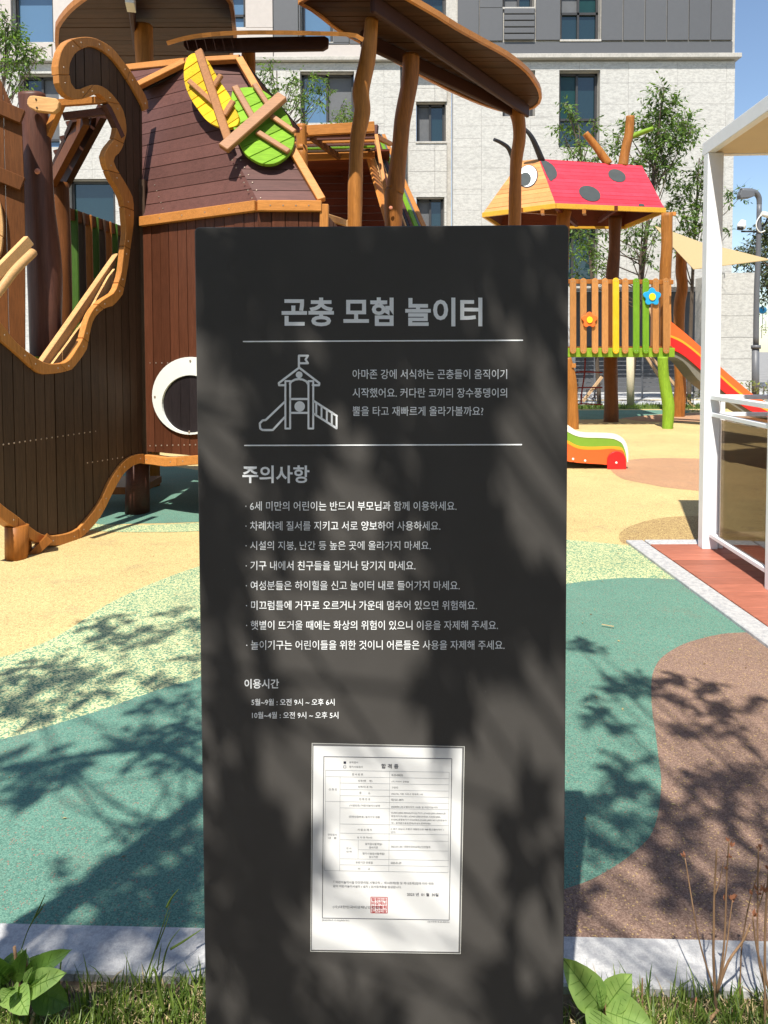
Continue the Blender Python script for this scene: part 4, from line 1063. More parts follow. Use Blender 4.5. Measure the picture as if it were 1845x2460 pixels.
# ================================================================ TREES
def leafcloud(name, centres, m, parent, n, size, droop=0.5, seed=1, aspect=.42, kmin=5, lmax=9.0):
    """centres: (point, radius); leaves hang in small sprays"""
    rnd = random.Random(seed); vs = []; fs = []
    tw = []
    for c, r in centres:
        k = max(kmin, int(n * (r ** 2)))
        for _ in range(k):
            d = Vector((rnd.gauss(0, 1), rnd.gauss(0, 1), rnd.gauss(0, .8))).normalized()
            b = c + d * r * rnd.uniform(.1, 1.0) ** .7
            dr = (d + Vector((rnd.gauss(0, .4), rnd.gauss(0, .4), -.2 + rnd.gauss(0, .3)))).normalized()
            L = min(size * rnd.uniform(2.0, 3.6), lmax * r)
            tw.append((b - dr * L * .3, b + dr * L))
            for j in range(rnd.randint(4, 7)):
                t = j / 6; p = b + dr * (L * (t - .1))
                a = Vector((rnd.gauss(0, 1), rnd.gauss(0, 1), rnd.gauss(-droop, .5))) + dr * .7; a.normalize()
                s = a.cross(Vector((rnd.gauss(0, .5), rnd.gauss(0, .5), 1))).normalized()
                l = size * rnd.uniform(.7, 1.25); wd = l * aspect * .5
                nrm = a.cross(s) * (l * .06)
                o = len(vs); vs += [p, p + a * l * .45 + s * wd + nrm, p + a * l, p + a * l * .45 - s * wd + nrm, p + a * l * .5]
                fs += [(o, o+1, o+4), (o+1, o+2, o+4), (o, o+4, o+3), (o+4, o+2, o+3)]
    ob = mesh(name, vs, fs, m, parent)
    tv, tf = [], []
    for a, b in tw:
        o = len(tv); s = Vector((size * .045, 0, 0)); t = Vector((0, size * .04, size * .03))
        tv += [a - s, a + s, a + t, b]; tf += [(o, o+1, o+3), (o+1, o+2, o+3), (o+2, o, o+3)]
    if tv: mesh('twigs', tv, tf, M['bark'], parent)
    return ob
def tree(label, base, top, clusters, m=None, n=28, size=.11, r0=.05, seed=1, group=None, name='young_tree', depth=.5, cat='tree', dens=9, lim=.3):
    t = thing(name, label, cat, (base.x, base.y, base.z), group); rnd = random.Random(seed)
    mid = base.lerp(top, .5) + V(rnd.uniform(-.08, .08), 0, 0)
    tube('trunk', [base, mid, top], [r0, r0 * .7, r0 * .25], M['bark'], t, 10, wob=.1, n=6)
    cs = []
    for c, r in clusters:
        cs.append((c, r))
        tt = min(max((c.z - r * 1.5 - base.z) / max(top.z - base.z, .1) - .12, .15), .92)
        s = base.lerp(mid, tt * 2) if tt < .5 else mid.lerp(top, tt * 2 - 1)
        mm = s.lerp(c, .5) + V(0, 0, -.08 * (c - s).length)
        tube('limb', [s, mm, c], [r0 * lim, r0 * lim * .7, r0 * .08], M['bark'], t, 6, n=3)
    leafcloud('crown', cs, m or M['leaf'], t, n * dens, size, seed=seed, kmin=4 if name == 'shade_tree' else 5, lmax=.8 if name == 'shade_tree' else 9)
    return t
def pc(lst, Y, jit=.5, seed=0):
    rnd = random.Random(seed); return [(P(u, v, Y + rnd.uniform(-jit, jit)), r / F * Y) for u, v, r in lst]
YT = 18.2
tree('slender young tree with drooping leaves behind the ladybird roof post', PZ(1512, 975), P(1595, 215, YT) , pc([(1590,215,16),(1582,240,18),(1610,262,26),(1580,285,28),(1640,295,28),(1600,320,30),(1655,320,20),(1568,330,22),(1620,345,26),(1560,365,24),(1590,385,26),(1545,300,18),(1500,300,20),(1490,330,16),(1575,415,20),(1610,400,18),(1530,385,20),(1480,365,16),(1600,440,14),(1560,440,14)], YT, seed=3), n=72, size=.125, r0=.07, seed=4)
tree('thin young tree in front of the tall stone wall window right of the canopy', PZ(1440, 972), P(1390, 300, YT), pc([(1360,250,14),(1370,270,16),(1385,300,20),(1345,305,14),(1425,300,14),(1360,345,15),(1385,365,18),(1405,345,14),(1450,345,12),(1395,385,12),(1430,380,16)], YT, seed=5), n=60, size=.12, r0=.055, seed=6)
tree('bushy young tree between the ladybird tower and the white pergola', PZ(1655, 965), P(1680, 380, 18.6), pc([(1690,390,14),(1675,420,20),(1650,445,18),(1690,440,18),(1635,480,18),(1665,490,18),(1690,500,22),(1610,490,16),(1650,520,20),(1690,540,18),(1655,560,16),(1760,465,15),(1780,472,12),(1750,560,8),(1640,590,14),(1620,600,10)], 18.6, seed=7), n=62, size=.13, r0=.06, seed=8)
tr = tree('young tree with a wrapped pale trunk seen through the tower under the ladybird roof', PZ(1515, 976), P(1545, 520, 17.3), pc([(1395,570,24),(1420,600,26),(1385,610,18),(1450,560,18),(1440,640,18),(1385,655,14),(1420,520,22),(1375,540,16),(1525,560,20),(1550,545,22),(1570,575,16),(1510,590,14),(1540,610,18),(1500,545,14),(1560,630,14),(1585,540,12),(1450,670,12)], 17.3, seed=9), n=58, size=.115, r0=.055, seed=10)
tube('trunk_wrap', [P(1515, 976, 17.25), P(1514, 846, 17.25)], .088, M['wrap'], tr, 12, n=1)
for a, b in (((1545,845),(1600,930)), ((1553,845),(1668,980)), ((1446,905),(1400,965)), ((1600,855),(1560,740))):
    bar('stake', P(*a, 17.0), P(*b, 17.0), .06, .06, M['stake'], tr)
tree('leafy young tree at the top left corner in front of the building', P(-60, 980, 15), P(20, 60, 15), pc([(15,50,22),(30,75,20),(20,105,26),(45,110,24),(60,135,20),(85,125,18),(100,118,10),(35,150,24),(10,160,20),(60,165,12),(15,180,14),(40,205,12),(55,215,10),(0,85,20)], 15, seed=11), n=85, size=.10, r0=.05, seed=12)
tree('pale leaved young tree behind the green leaf ornament', PZ(690, 975), P(665, 170, YT), pc([(645,150,12),(655,165,14),(630,180,14),(625,205,14),(640,225,15),(665,215,14),(690,205,14),(705,185,12),(715,200,12),(740,190,12),(765,185,10),(790,205,8),(770,215,12),(740,225,14),(710,235,15),(680,250,15),(715,260,14),(745,250,12),(770,245,12),(735,285,12),(800,215,8)], YT, seed=13), n=60, size=.11, r0=.05, seed=14)
tree('small bush crown in front of the left stone window', PZ(820, 975), P(820, 270, YT), pc([(822,255,10),(830,262,8),(815,275,10),(840,285,9),(820,292,12),(805,290,10),(845,295,9)], YT, seed=15), n=80, size=.10, r0=.035, seed=16)
# pines far right
for i, (label, lst, Y) in enumerate((('dark pine beyond the right wall behind the lamp pole', [(1835,560,26),(1800,600,20),(1840,600,26),(1770,625,16),(1810,630,22),(1850,640,24),(1860,560,30)], 27), ('feathery conifer low behind the lamp pole', [(1835,680,14),(1842,700,14),(1850,665,20),(1838,720,10),(1865,700,20)], 26))):
    tree(label, PZ(1900, 940), P(1900, 560, Y), pc(lst, Y, 1.0, 20 + i), M['pine'], n=50, size=.16, r0=.12, seed=20 + i, name='pine_tree')
def shrub(label, lst, Y, m=M['shrub'], n=110, size=.07, seed=1):
    t = thing('shrub', label, 'shrub', PZ(lst[0][0], 980)); leafcloud('foliage', pc(lst, Y, .2, seed), m, t, n, size, -.3, seed)
    for u, v, r in lst[:4]: tube('stem', [P(u, v + r * 1.5, Y), P(u, v - r * .6, Y)], .01, M['bark'], t, 5, n=1)
shrub('yellow green shrub between the tower post and the white pergola', [(1665,940,20),(1650,955,16),(1680,930,16),(1690,955,16),(1660,965,16),(1675,975,14)], 15.8, seed=30)
shrub('low yellow green shrub at the foot of the lamp pole', [(1800,925,12),(1815,930,14),(1835,935,14),(1795,945,14),(1850,945,16),(1830,955,14),(1770,925,10)], 14.4, seed=31)
shrub('reddish bare shrub beneath the tower beside the rope net', [(1410,945,16),(1430,940,16),(1395,955,12),(1440,955,12)], 15.9, M['husk'], n=60, size=.06, seed=32)
shrub('hedge on the slope at the far right edge', [(1832,760,12),(1840,780,14),(1830,795,12),(1850,790,16),(1845,755,12)], 23, seed=33)
bd = P(1832, 745, 30); 
bm = bmesh.new(); bmesh.ops.create_uvsphere(bm, u_segments=16, v_segments=8, radius=.16, matrix=Matrix.Translation(bd))
o = bobj('play_dome', bm, M['blue'], None, True); tag(o, 'small blue dome top showing above the hedge at far right', 'dome')

# shade trees behind the viewer; they cast the dappled shadows
def up(p, h): return p + to_sun * (h / to_sun.z)
SP = P(917, 900, 1.17); 
def shade_tree(label, base, top, targets, seed, n=62, size=.07):
    rnd = random.Random(seed); cl = []
    for q, h, r in targets: cl.append((up(q, h), r))
    return tree(label, base, top, cl, M['leafd'], n, size, .045, seed, name='shade_tree', lim=.13, dens=15)
tg = []
rnd = random.Random(5)
for u, v, r in ((255,1490,.13),(230,1530,.10),(330,1530,.14),(380,1535,.10),(460,1500,.12),(420,1475,.08),(60,1610,.14),(110,1630,.13),(190,1630,.15),(240,1650,.12),(40,1690,.13),(90,1700,.10),(400,1620,.08),(470,1590,.10),(470,1680,.10),(330,1700,.06),
                (480,1770,.14),(400,1775,.12),(330,1790,.08),(250,1800,.06),(40,1830,.14),(90,1870,.13),(20,1900,.10),(160,1845,.06),(430,1960,.12),(390,2000,.10),(400,2060,.12),(460,2060,.10),(250,2130,.14),(330,2160,.14),(420,2200,.16),(300,2290,.12),(150,2290,.12),(230,2330,.14),(60,2300,.08),(470,2170,.1)):
    tg.append((PZ(u, v), rnd.uniform(3.0, 4.3), r * .85))
tg2 = []
for u, v, r in ((1380,1550,.07),(1420,1555,.06),(1440,1650,.10),(1490,1655,.09),(1540,1660,.08),(1560,1630,.08),(1590,1670,.09),(1640,1640,.08),(1700,1640,.07),(1680,1690,.11),(1740,1700,.09),(1800,1690,.08),(1440,1690,.06),(1440,1735,.06),(1480,1745,.08),(1700,1740,.08),(1780,1780,.07),(1650,1755,.05),
                (1500,1830,.09),(1470,1880,.07),(1520,1890,.06),(1660,1860,.08),(1720,1870,.09),(1790,1880,.10),(1840,1870,.10),(1400,1980,.13),(1460,1970,.12),(1540,1960,.10),(1630,1930,.10),(1700,1960,.12),(1780,1960,.12),(1840,2000,.10),(1500,2030,.12),(1600,1980,.10),(1600,2100,.14),(1680,2130,.15),(1800,2080,.08)):
    tg2.append((PZ(u, v), rnd.uniform(3.0, 4.2), r * .68))
def sgn(x_, z_): return V(x_, 1.17, z_)
SPX = lambda u, v: P(u, v, 1.165)
dk = [(450,520,60),(520,520,60),(590,520,60),(660,520,60),(730,520,60),(800,520,60),(870,520,60),(940,520,60),(1010,520,60),(1070,510,40),(1160,520,60),(1210,580,50),(600,600,60),(670,600,60),(740,600,60),(810,600,60),(880,600,60),(950,600,60),(1020,620,60),(1150,610,45),(480,580,25),
 (600,680,55),(670,690,60),(750,690,60),(830,690,60),(910,700,60),(980,700,60),(1040,720,40),(1180,650,30),(570,760,45),
 (560,830,45),(610,880,45),(460,870,35),(680,900,35),(780,770,35),(950,790,50),(1010,830,45),(980,890,35),(1100,870,38),(480,950,40),(650,970,35),(860,930,25),
 (960,1040,50),(1030,1100,55),(900,1120,40),(1000,1190,50),(1090,1200,40),(730,1050,35),(450,1080,35),(600,1110,35),(1070,1290,45),(970,1290,30),(500,1340,40),(960,1390,45),(1090,1400,30),(470,1470,45),(540,1540,40),(990,1500,40),(1200,1330,30),
 (450,1640,40),(560,1720,50),(590,1790,50),(500,1860,50),(560,1920,50),(450,1990,40),(540,2100,70),(480,2190,60),(660,2150,60),(780,2180,60),(1110,1750,45),(1190,1890,40),(1090,2090,50),(1170,2140,60),(1080,2190,50)]
for i, (u, v, r) in enumerate(dk):
    if (u, v) in ((480,580),(600,680),(560,830),(460,870),(680,900),(480,950),(1100,870),(1180,650),(1040,720),(1150,610),(730,1050),(470,1470)): continue
    (tg if i % 2 else tg2).append((SPX(u / .8992, v / .8992), rnd.uniform(2.0, 3.0), r / 1349 * (1.25 if v < 640 else .8)))
t1 = shade_tree('leafy tree just left of the viewer shading the sign', V(-1.2, .75, -.004), V(-.95, .2, 4.4), tg, 51)
t2 = shade_tree('leafy tree behind the viewer shading the right ground', V(1.3, -1.6, -.004), V(.6, -1.0, 4.4), tg2, 52)
tube('limb', [up(PZ(60, 2225), 1.4), up(PZ(250, 2110), 1.9), up(PZ(400, 1985), 2.4), up(PZ(490, 1930), 2.9)], [.035, .033, .03, .022], M['bark'], t1, 10)
tube('limb', [up(PZ(490, 1855), 2.7), up(PZ(350, 1800), 3.0), up(PZ(0, 1850), 3.2)], [.022, .018, .014], M['bark'], t1, 8)
# taller unseen trees added far behind the viewer to block sky light
for i, (x_, y_) in enumerate(((-9, -10), (-3, -12.5), (3, -12.5), (9, -10))):
    rr = random.Random(60 + i); cl = [(V(x_ + rr.uniform(-3, 3), y_ + rr.uniform(-1.5, 1.5), rr.uniform(1.0, 10.5)), rr.uniform(.9, 1.6)) for _ in range(40)]
    tree(('round leafy tree added far behind the viewer on the left to block sky light', 'round leafy tree added behind the viewer near the middle to block sky light', 'round leafy tree added behind the viewer right of the middle to block sky light', 'round leafy tree added far behind the viewer on the right to block sky light')[i], V(x_, y_, -.06), V(x_, y_, 8.5), cl, M['leafd'], 60, .24, .14, 60 + i, name='shade_tree', dens=1.0)

# ================================================================ SIGN
SY = R(0.9); sn = V(-math.sin(SY) * -1 * -1, -math.cos(SY), 0)
SO = V(0, 1.17, 0); sx = V(math.cos(SY), -math.sin(SY), 0); sn = V(-math.sin(SY), -math.cos(SY), 0)
def S(u, v):                 # pixel to sign-local (x, z)
    p = PP(u, v, SO, sn); return ((p - SO).dot(sx), p.z)
def W(x_, z_, off=0.0): return SO + sx * x_ + V(0, 0, z_) + sn * off
k = N('black_sign_metal', 0.62, 0.18); vv = k.coords()
g1 = k.noise(vv, 900, 2, .6); g2 = k.noise(vv, 3, 5, .65); g3 = k.noise(vv, 120, 3, .8)
cc = k.ramp(g2, [(.3, (0.062, 0.058, 0.053)), (.7, (0.078, 0.073, 0.067))])
cc = k.mix(k.ramp(g3, [(.70, 0.0), (.80, .35)]), cc, (.22, .2, .18)); k.col(cc)
k.l(k.ramp(g2, [(.3, .60), (.7, .66)]), k.b.inputs['Roughness']); k.bump(g1, .25, .0003); M['sign'] = k.m
M['letter'] = paint('white_vinyl', (0.93, 0.95, 0.95), 0.45, 0.02, rnd=0)
sb = thing('information_sign', 'tall black metal sign board with white Korean playground rules', 'sign', SO)
x0, zt = S(467, 545); x1, _ = S(1367, 541); zt = S(917, 543)[1]
c = []
rr = .008
for cx_, cz_, a0 in ((x1 - rr, zt - rr, 0), (x0 + rr, zt - rr, 90)):
    for a in range(0, 91, 15): c.append((cx_ + rr * math.cos(R(a0 + a)), cz_ + rr * math.sin(R(a0 + a))))
c += [(x0, -.004), (x1, -.004)]
poly_plate('panel', [W(a, b) for a, b in c], -sn, .05, M['sign'], sb, bev=.0015)
def text(body, u0, u1, v0, v1, name='lettering', bold=.0, m=None, parent=sb, off=.0007, mapf=None):
    cu = bpy.data.curves.new('txt', 'FONT'); cu.body = body; cu.offset = bold; cu.resolution_u = 3; cu.fill_mode = 'BOTH'
    to = bpy.data.objects.new('txt', cu); C.objects.link(to)
    bpy.context.view_layer.update()
    me = bpy.data.meshes.new_from_object(to.evaluated_get(bpy.context.evaluated_depsgraph_get()))
    bpy.data.objects.remove(to); bpy.data.curves.remove(cu)
    xs = [v.co.x for v in me.vertices]; ys = [v.co.y for v in me.vertices]
    if not xs: return None
    ax_, bx_, ay_, by_ = min(xs), max(xs), min(ys), max(ys)
    for v in me.vertices:
        s = (v.co.x - ax_) / (bx_ - ax_); t = (v.co.y - ay_) / max(by_ - ay_, 1e-6)
        if mapf: v.co = mapf(u0 + (u1 - u0) * s, v1 + (v0 - v1) * t, off)
        else:
            X, Z = S(u0 + (u1 - u0) * s, v1 + (v0 - v1) * t); v.co = W(X, Z, off)
    me.name = name; me.materials.clear(); me.materials.append(m or M['letter'])
    for p_ in me.polygons: p_.use_smooth = False
    return link(bpy.data.objects.new(name, me), parent)
text('곤충 모험 놀이터', 676.6, 1158.6, 714.5, 784, 'title_lettering', .028)
for a, b, u0, u1, v0, v1 in (('아마존 강에 서식하는 곤충들이 움직이기', 0, 847, 1218, 887, 910.5), ('시작했어요. 커다란 코끼리 장수풍뎅이의', 0, 847, 1218, 932, 955), ('뿔을 타고 재빠르게 올라가볼까요?', 0, 847, 1161, 976, 999)):
    text(a, u0, u1, v0, v1, bold=.006)
text('주의사항', 582.4, 743.5, 1117.7, 1160.5, 'heading_lettering', .022)
bl_ = [('· 6세 미만의 어린이는 반드시 부모님과 함께 이용하세요.', 1096.7), ('· 차례차례 질서를 지키고 서로 양보하여 사용하세요.', 1057.9), ('· 시설의 지붕, 난간 등 높은 곳에 올라가지 마세요.', 1034.7), ('· 기구 내에서 친구들을 밀거나 당기지 마세요.', 998),
       ('· 여성분들은 하이힐을 신고 놀이터 내로 들어가지 마세요.', 1104.3), ('· 미끄럼틀에 거꾸로 오르거나 가운데 멈추어 있으면 위험해요.', 1145.7), ('· 햇볕이 뜨거울 때에는 화상의 위험이 있으니 이용을 자제해 주세요.', 1196.3), ('· 놀이기구는 어린이들을 위한 것이니 어른들은 사용을 자제해 주세요.', 1211.9)]
for i, (t_, u1) in enumerate(bl_): text(t_, 589.5 + i * .3, u1, 1204 + i * 47.7, 1226.5 + i * 47.7, bold=.004)
text('이용시간', 587.4, 670.5, 1630.5, 1653.7, 'heading_lettering', .02)
text('5월~9월 : 오전 9시 ~ 오후 6시', 604.3, 803.9, 1678, 1694.5, bold=.012)
text('10월~4월 : 오전 9시 ~ 오후 5시', 605.6, 813, 1709.4, 1725.9, bold=.012)
def stroke(pts_, wpx, name, parent=sb, m=None, closed=False, off=.0007, mapf=None, joint=True):
    """flat print: polyline in photo pixels"""
    vs = []; fs = []
    ps = list(pts_) + ([pts_[0]] if closed else [])
    def mp(u, v):
        if mapf: return mapf(u, v, off)
        X, Z = S(u, v); return W(X, Z, off)
    for (a, b), (c_, d) in zip(ps[:-1], ps[1:]):
        l = math.hypot(c_ - a, d - b) or 1; nx, ny = -(d - b) / l * wpx / 2, (c_ - a) / l * wpx / 2
        o = len(vs); vs += [mp(a + nx, b + ny), mp(c_ + nx, d + ny), mp(c_ - nx, d - ny), mp(a - nx, b - ny)]; fs.append((o, o+1, o+2, o+3))
    if joint:
        for j, (a, b) in enumerate(ps):
            o = len(vs); vs += [mp(a + wpx / 2 * math.cos(i * math.pi / 5), b + wpx / 2 * math.sin(i * math.pi / 5)) for i in range(10)]; fs.append(tuple(range(o, o + 10)))
    # tiny depth steps avoid coplanar overlap
    for i, f in enumerate(fs):
        for q in f: vs[q] = vs[q] + sn * (i % 7) * .00002
    return mesh(name, vs, fs, m or M['letter'], parent)
stroke([(585, 820.5), (1255, 817.5)], 3.2, 'rule_line'); stroke([(588, 1070), (1252.6, 1068)], 3.2, 'rule_line')
ic = lambda l: [(450 + a / 3.318, 520 + b / 3.318) for a, b in l]
icon = [[(892,1205),(730,1328),(732,1345),(782,1345)], [(892,1205),(1052,1328),(1050,1345),(1000,1345)], [(890,1205),(890,1110),(962,1110),(943,1140),(962,1170),(892,1170)],
        [(818,1335),(830,1315),(860,1300),(890,1296),(920,1300),(950,1315),(962,1335)], [(822,1455),(965,1455)], [(822,1565),(965,1565)],
        [(776,1478),(626,1622),(600,1626),(578,1650),(582,1690),(600,1702),(682,1702),(776,1600)], [(1008,1470),(1192,1590)], [(1008,1572),(1190,1688)]]
for l in icon: stroke(ic(l), 5.2, 'pictogram')
for a, b in ((782, 820), (966, 1004)): stroke(ic([(a, 1312), (b, 1312), (b, 1690), (a, 1690)]), 4.6, 'pictogram', closed=True)
for i, xx in enumerate((1028, 1070, 1112, 1152, 1190)): stroke(ic([(xx, 1482 + i * 26), (xx, 1585 + i * 25)]), 4.5, 'pictogram')
for cu_, cv_, r_ in ((892, 1262, 27), (896, 1514, 42)):
    q = ic([(cu_ + r_ * math.cos(2*math.pi*i/24), cv_ + r_ * math.sin(2*math.pi*i/24)) for i in range(24)])
    mesh('pictogram', [W(*S(*p_), .0009) for p_ in q], [tuple(range(24))], M['letter'], sb)

# certificate in a clear sleeve
ct = thing('certificate', 'white inspection certificate with a red seal in a clear sleeve taped to the sign', 'certificate', W(*S(930, 2285)))
M['paper'] = paint('white_paper', (0.76, 0.76, 0.74), 0.6, 0.02, rnd=0, scale=5)
M['ink'] = paint('black_ink', (0.03, 0.03, 0.05), 0.7, 0, rnd=0); M['ink2'] = paint('grey_ink', (0.09, 0.095, 0.11), 0.7, 0, rnd=0); M['ink3'] = paint('pale_ink', (0.30, 0.31, 0.32), 0.7, 0, rnd=0)
M['redink'] = paint('red_seal_ink', (0.50, 0.02, 0.025), 0.6, 0.05, rnd=0); M['sleeve'] = N('clear_sleeve', .2, .5).m
def quadp(q, off): return [W(*S(*p_), off) for p_ in q]
pq = [(753.4,1791),(1110.2,1797),(1101.3,2284.9),(749.3,2279.6)]
sq = [(750,1784.5),(1115.5,1792.5),(1106,2289.5),(746.5,2284)]
k = N('clear_plastic_edge', .15, .6); k.col((.16, .16, .16)); M['sleeve'] = k.m
poly_plate('sleeve', quadp(sq, .0005), sn, .0006, M['sleeve'], ct)
poly_plate('paper', quadp(pq, .0013), sn, .0004, M['paper'], ct)
for i in range(4): stroke([sq[i], sq[(i+1) % 4]], 1.2, 'sleeve_edge', ct, M['white'], off=.0014)
A_, B_, C_, D_ = [Vector((a, b, 0)) for a, b in ((97,87),(1577,112),(1540,1057+1078.35),(80,1035+1078.35))]
def dm(x_, y_, off):     # certificate drawing coordinates (scaled crop) to the sign face
    u, v = 730 + x_ / 4.1475, 1770 + (y_ + (x_ - 200) * .0165) / 4.1475; return W(*S(u, v), off)
dl = lambda p_, w_, m, closed=False: stroke(p_, w_, 'print_line', ct, m, closed, .0021, dm, False)
dl([(200,190),(1473,190),(1447,1796),(185,1796)], 5.5, M['ink'], True)
tb = M['ink3']
rows = [325, 388, 450, 513, 575, 635, 697, 857, 948, 1013, 1203 - 1, 1203, 1263, 1323]
dl([(218,325),(1447,325),(1436,1323),(208,1323)], 2.5, tb, True)
for y_ in (388,): dl([(218, y_), (1446, y_)], 2.2, tb)
for y_ in (450, 513, 575, 697, 857, 948, 1013, 1203, 1263): dl([(362, y_), (1442, y_)], 2.2, tb)
dl([(216, 635), (1444, 635)], 2.2, tb); dl([(362,388),(357,1323)], 2.2, tb); dl([(855,325),(846,1323)], 2.2, tb); dl([(543,1013),(540,1203)], 2.2, tb); dl([(543,1110),(1440,1110)], 2.2, tb)
def dt(t_, x0_, x1_, y0_, y1_, m=None, b=.0): text(t_, x0_, x1_, y0_, y1_, 'print_lettering', b, m or M['ink2'], ct, .0022, dm)
dt('합 격 증', 772, 942, 252, 298, M['ink'], .01)
dl([(398,236),(420,236),(420,256),(398,256)], 3, M['ink'], True); dl([(398,246),(420,246)], 22, M['ink']); dl([(396,278),(420,278),(420,300),(396,300)], 3, M['ink'], True)
dt('설치검사', 452, 542, 232, 252); dt('정기시설검사', 452, 588, 276, 296)
dt('검 사 번 호', 480, 590, 350, 372); dt('B-23-00035', 875, 985, 354, 372)
dt('상호(명    칭)', 540, 682, 414, 436); dt('(주)가이아 글로벌', 875, 1046, 418, 438); dt('성명(대 표 자)', 540, 682, 474, 497); dt('구운전', 875, 938, 476, 496)
dt('주        소', 552, 662, 535, 558); dt('(06672) 서울 서초구 방배로 143', 872, 1185, 540, 560); dt('전 화 번 호', 552, 662, 596, 618); dt('02-521-3875', 872, 992, 598, 616)
dt('신 청 인', 250, 330, 503, 525); dt('(시설번호) 어린이놀이시설명', 455, 757, 660, 684); dt('(0500901)판교밸리자이 102동 앞 어린이놀이터', 870, 1330, 668, 690)
dt('(안전인증번호) 놀이기구 현황', 450, 758, 772, 797)
for i, t_ in enumerate(('(CA021J005-0094A)건너는기구1,(CA021J005-0066A)흔', '들놀이기구(1점)1,(CA021J005-0103A, CA021J005-', '0104A)흔들놀이기구(2A점)2,(CA021J005-3011)조합놀이', '대1, 충격흡수용표면재(포설도포바닥재)1')):
    dt(t_, 870, (1412, 1365, 1420, 1265)[i], 728 + i * 34, 748 + i * 34)
dt('시 설 소 재 지', 535, 676, 900, 922); dt('() 경기 성남시 수정구 대왕판교로 988 판교밸리자이 1', 866, 1393, 888, 910); dt('단지', 866, 910, 920, 940)
dt('설 치 면 적(㎡)', 530, 680, 978, 1000); dt('안전검사', 240, 330, 955, 975); dt('내   용', 243, 326, 988, 1008)
dt('검 사', 424, 474, 1088, 1107); dt('내 역', 424, 474, 1122, 1141); dt('설치검사합격일/', 610, 780, 1040, 1062); dt('검사기관', 650, 738, 1074, 1096); dt('2023-01-30 / 대한민국비상재난안전협회', 866, 1258, 1062, 1084)
dt('정기시설검사합격일/', 585, 806, 1136, 1158); dt('검사기관', 648, 738, 1170, 1190); dt('유효기간 만료일', 516, 686, 1226, 1248); dt('2025-01-29', 864, 970, 1226, 1246); dt('비        고', 540, 660, 1288, 1310)
dt('『 어린이놀이시설 안전관리법 시행규칙 』제14조제2항 및 제15조제2항에 따라 위와', 296, 1292, 1423, 1449, M['ink2']); dt('같이 어린이놀이시설의 ( 설치 ) 검사합격증을 발급합니다.', 292, 972, 1464, 1492)
dt('2023 년  01 월  30일', 1028, 1340, 1530, 1562, M['ink'], .01); dt('(사)대한민국비상재난안전협회', 290, 775, 1668, 1700, M['ink2'], .0)
dt('[KADSSI-P-12-02](REV.01)', 184, 452, 1810, 1828); dt('(검사번호 B-23-00035)', 1232, 1448, 1806, 1826)
stx, sty = 668, 1580
dl([(stx, sty), (stx + 164, sty), (stx + 164, sty + 156), (stx, sty + 156)], 6, M['redink'], True)
for i, row in enumerate(('합한민국', '비상재난', '안전협회', '검사인장')):
    dt(row, stx + 8, stx + 156, sty + 8 + i * 37, sty + 40 + i * 37, M['redink'], .02)

# ================================================================ FOREGROUND PLANTS
k = N('plant_leaf_green', .38, .5); vv = k.coords(rnd=True); g = k.noise(vv, 30, 4, .6)
def plantleaf(name, a, b, tr=.4): return leafmat(name, a, b, tr, .38, 40)
M['pl1'] = plantleaf('broad_leaf_dark', (0.05, 0.11, 0.018), (0.11, 0.20, 0.035), .3)
M['pl2'] = plantleaf('broad_leaf_bright', (0.16, 0.30, 0.07), (0.34, 0.47, 0.14), .4)
M['vein'] = plantleaf('leaf_vein_green', (0.11, 0.21, 0.035), (0.16, 0.28, 0.05), .4)
def broad_leaf(name, base, tip, wid, m, parent, fold=.42, curl=.28, nrm=None):
    d = tip - base; L = d.length; d.normalize()
    n_ = nrm or V(0, -.6, .8); s = d.cross(n_).normalized(); n_ = s.cross(d).normalized()
    K = 9; vs = []; fs = []
    prof = [0.02, .42, .74, .94, 1.0, .93, .76, .48, .0]
    for i in range(K):
        t = i / (K - 1); c_ = base + d * (L * t) - n_ * (curl * L * t * t) + n_ * (curl * .4 * L * t)
        w_ = wid * prof[i] * .5
        for q in (-1, -.5, 0, .5, 1):
            wav = .02 * L * math.sin(i * 2.1 + q * 3) * abs(q)
            vs.append(c_ + s * (w_ * q) + n_ * (abs(q) * w_ * fold + wav * .4 - (0.012 * L if abs(q) == .5 and i % 2 else 0)))
    for i in range(K - 1):
        for j in range(4): o = i * 5 + j; fs.append((o, o+1, o+6, o+5))
    ob = mesh(name, vs, fs, m, parent, True)
    # midrib and veins
    vb = bmesh.new()
    for i in range(K - 1): bar_bm(vb, vs[i*5+2] + n_ * .0004, vs[(i+1)*5+2] + n_ * .0004, .0014, .0010, n_)
    for i in range(1, K - 2):
        for q in (0, 4): bar_bm(vb, vs[i*5+2] + n_ * .0003, vs[min(i+1, K-1)*5+q].lerp(vs[min(i+1, K-1)*5+2], .25) + n_ * .0003, .0004, .0005, n_)
    bobj('leaf_vein', vb, M['vein'], ob)
    return ob
def leafplant(label, base, leaves, stems):
    t = thing('leafy_plant', label, 'plant', base)
    for a, b in stems: tube('stem', [base + a, base + (a + b) * .5 + V(.004, 0, 0), base + b], [.004, .0035, .003], M['stem'], t, 7)
    for (b0, b1, Yb, Yt, wd, mm) in leaves: broad_leaf('leaf', P(*b0, Yb), P(*b1, Yt), wd, M[mm], t, nrm=V(random.uniform(-.3, .3), -.7, .7))
g_l = PZ(50, 2455, -.004); g_l = V(g_l.x - .0, 1.34, -.004)
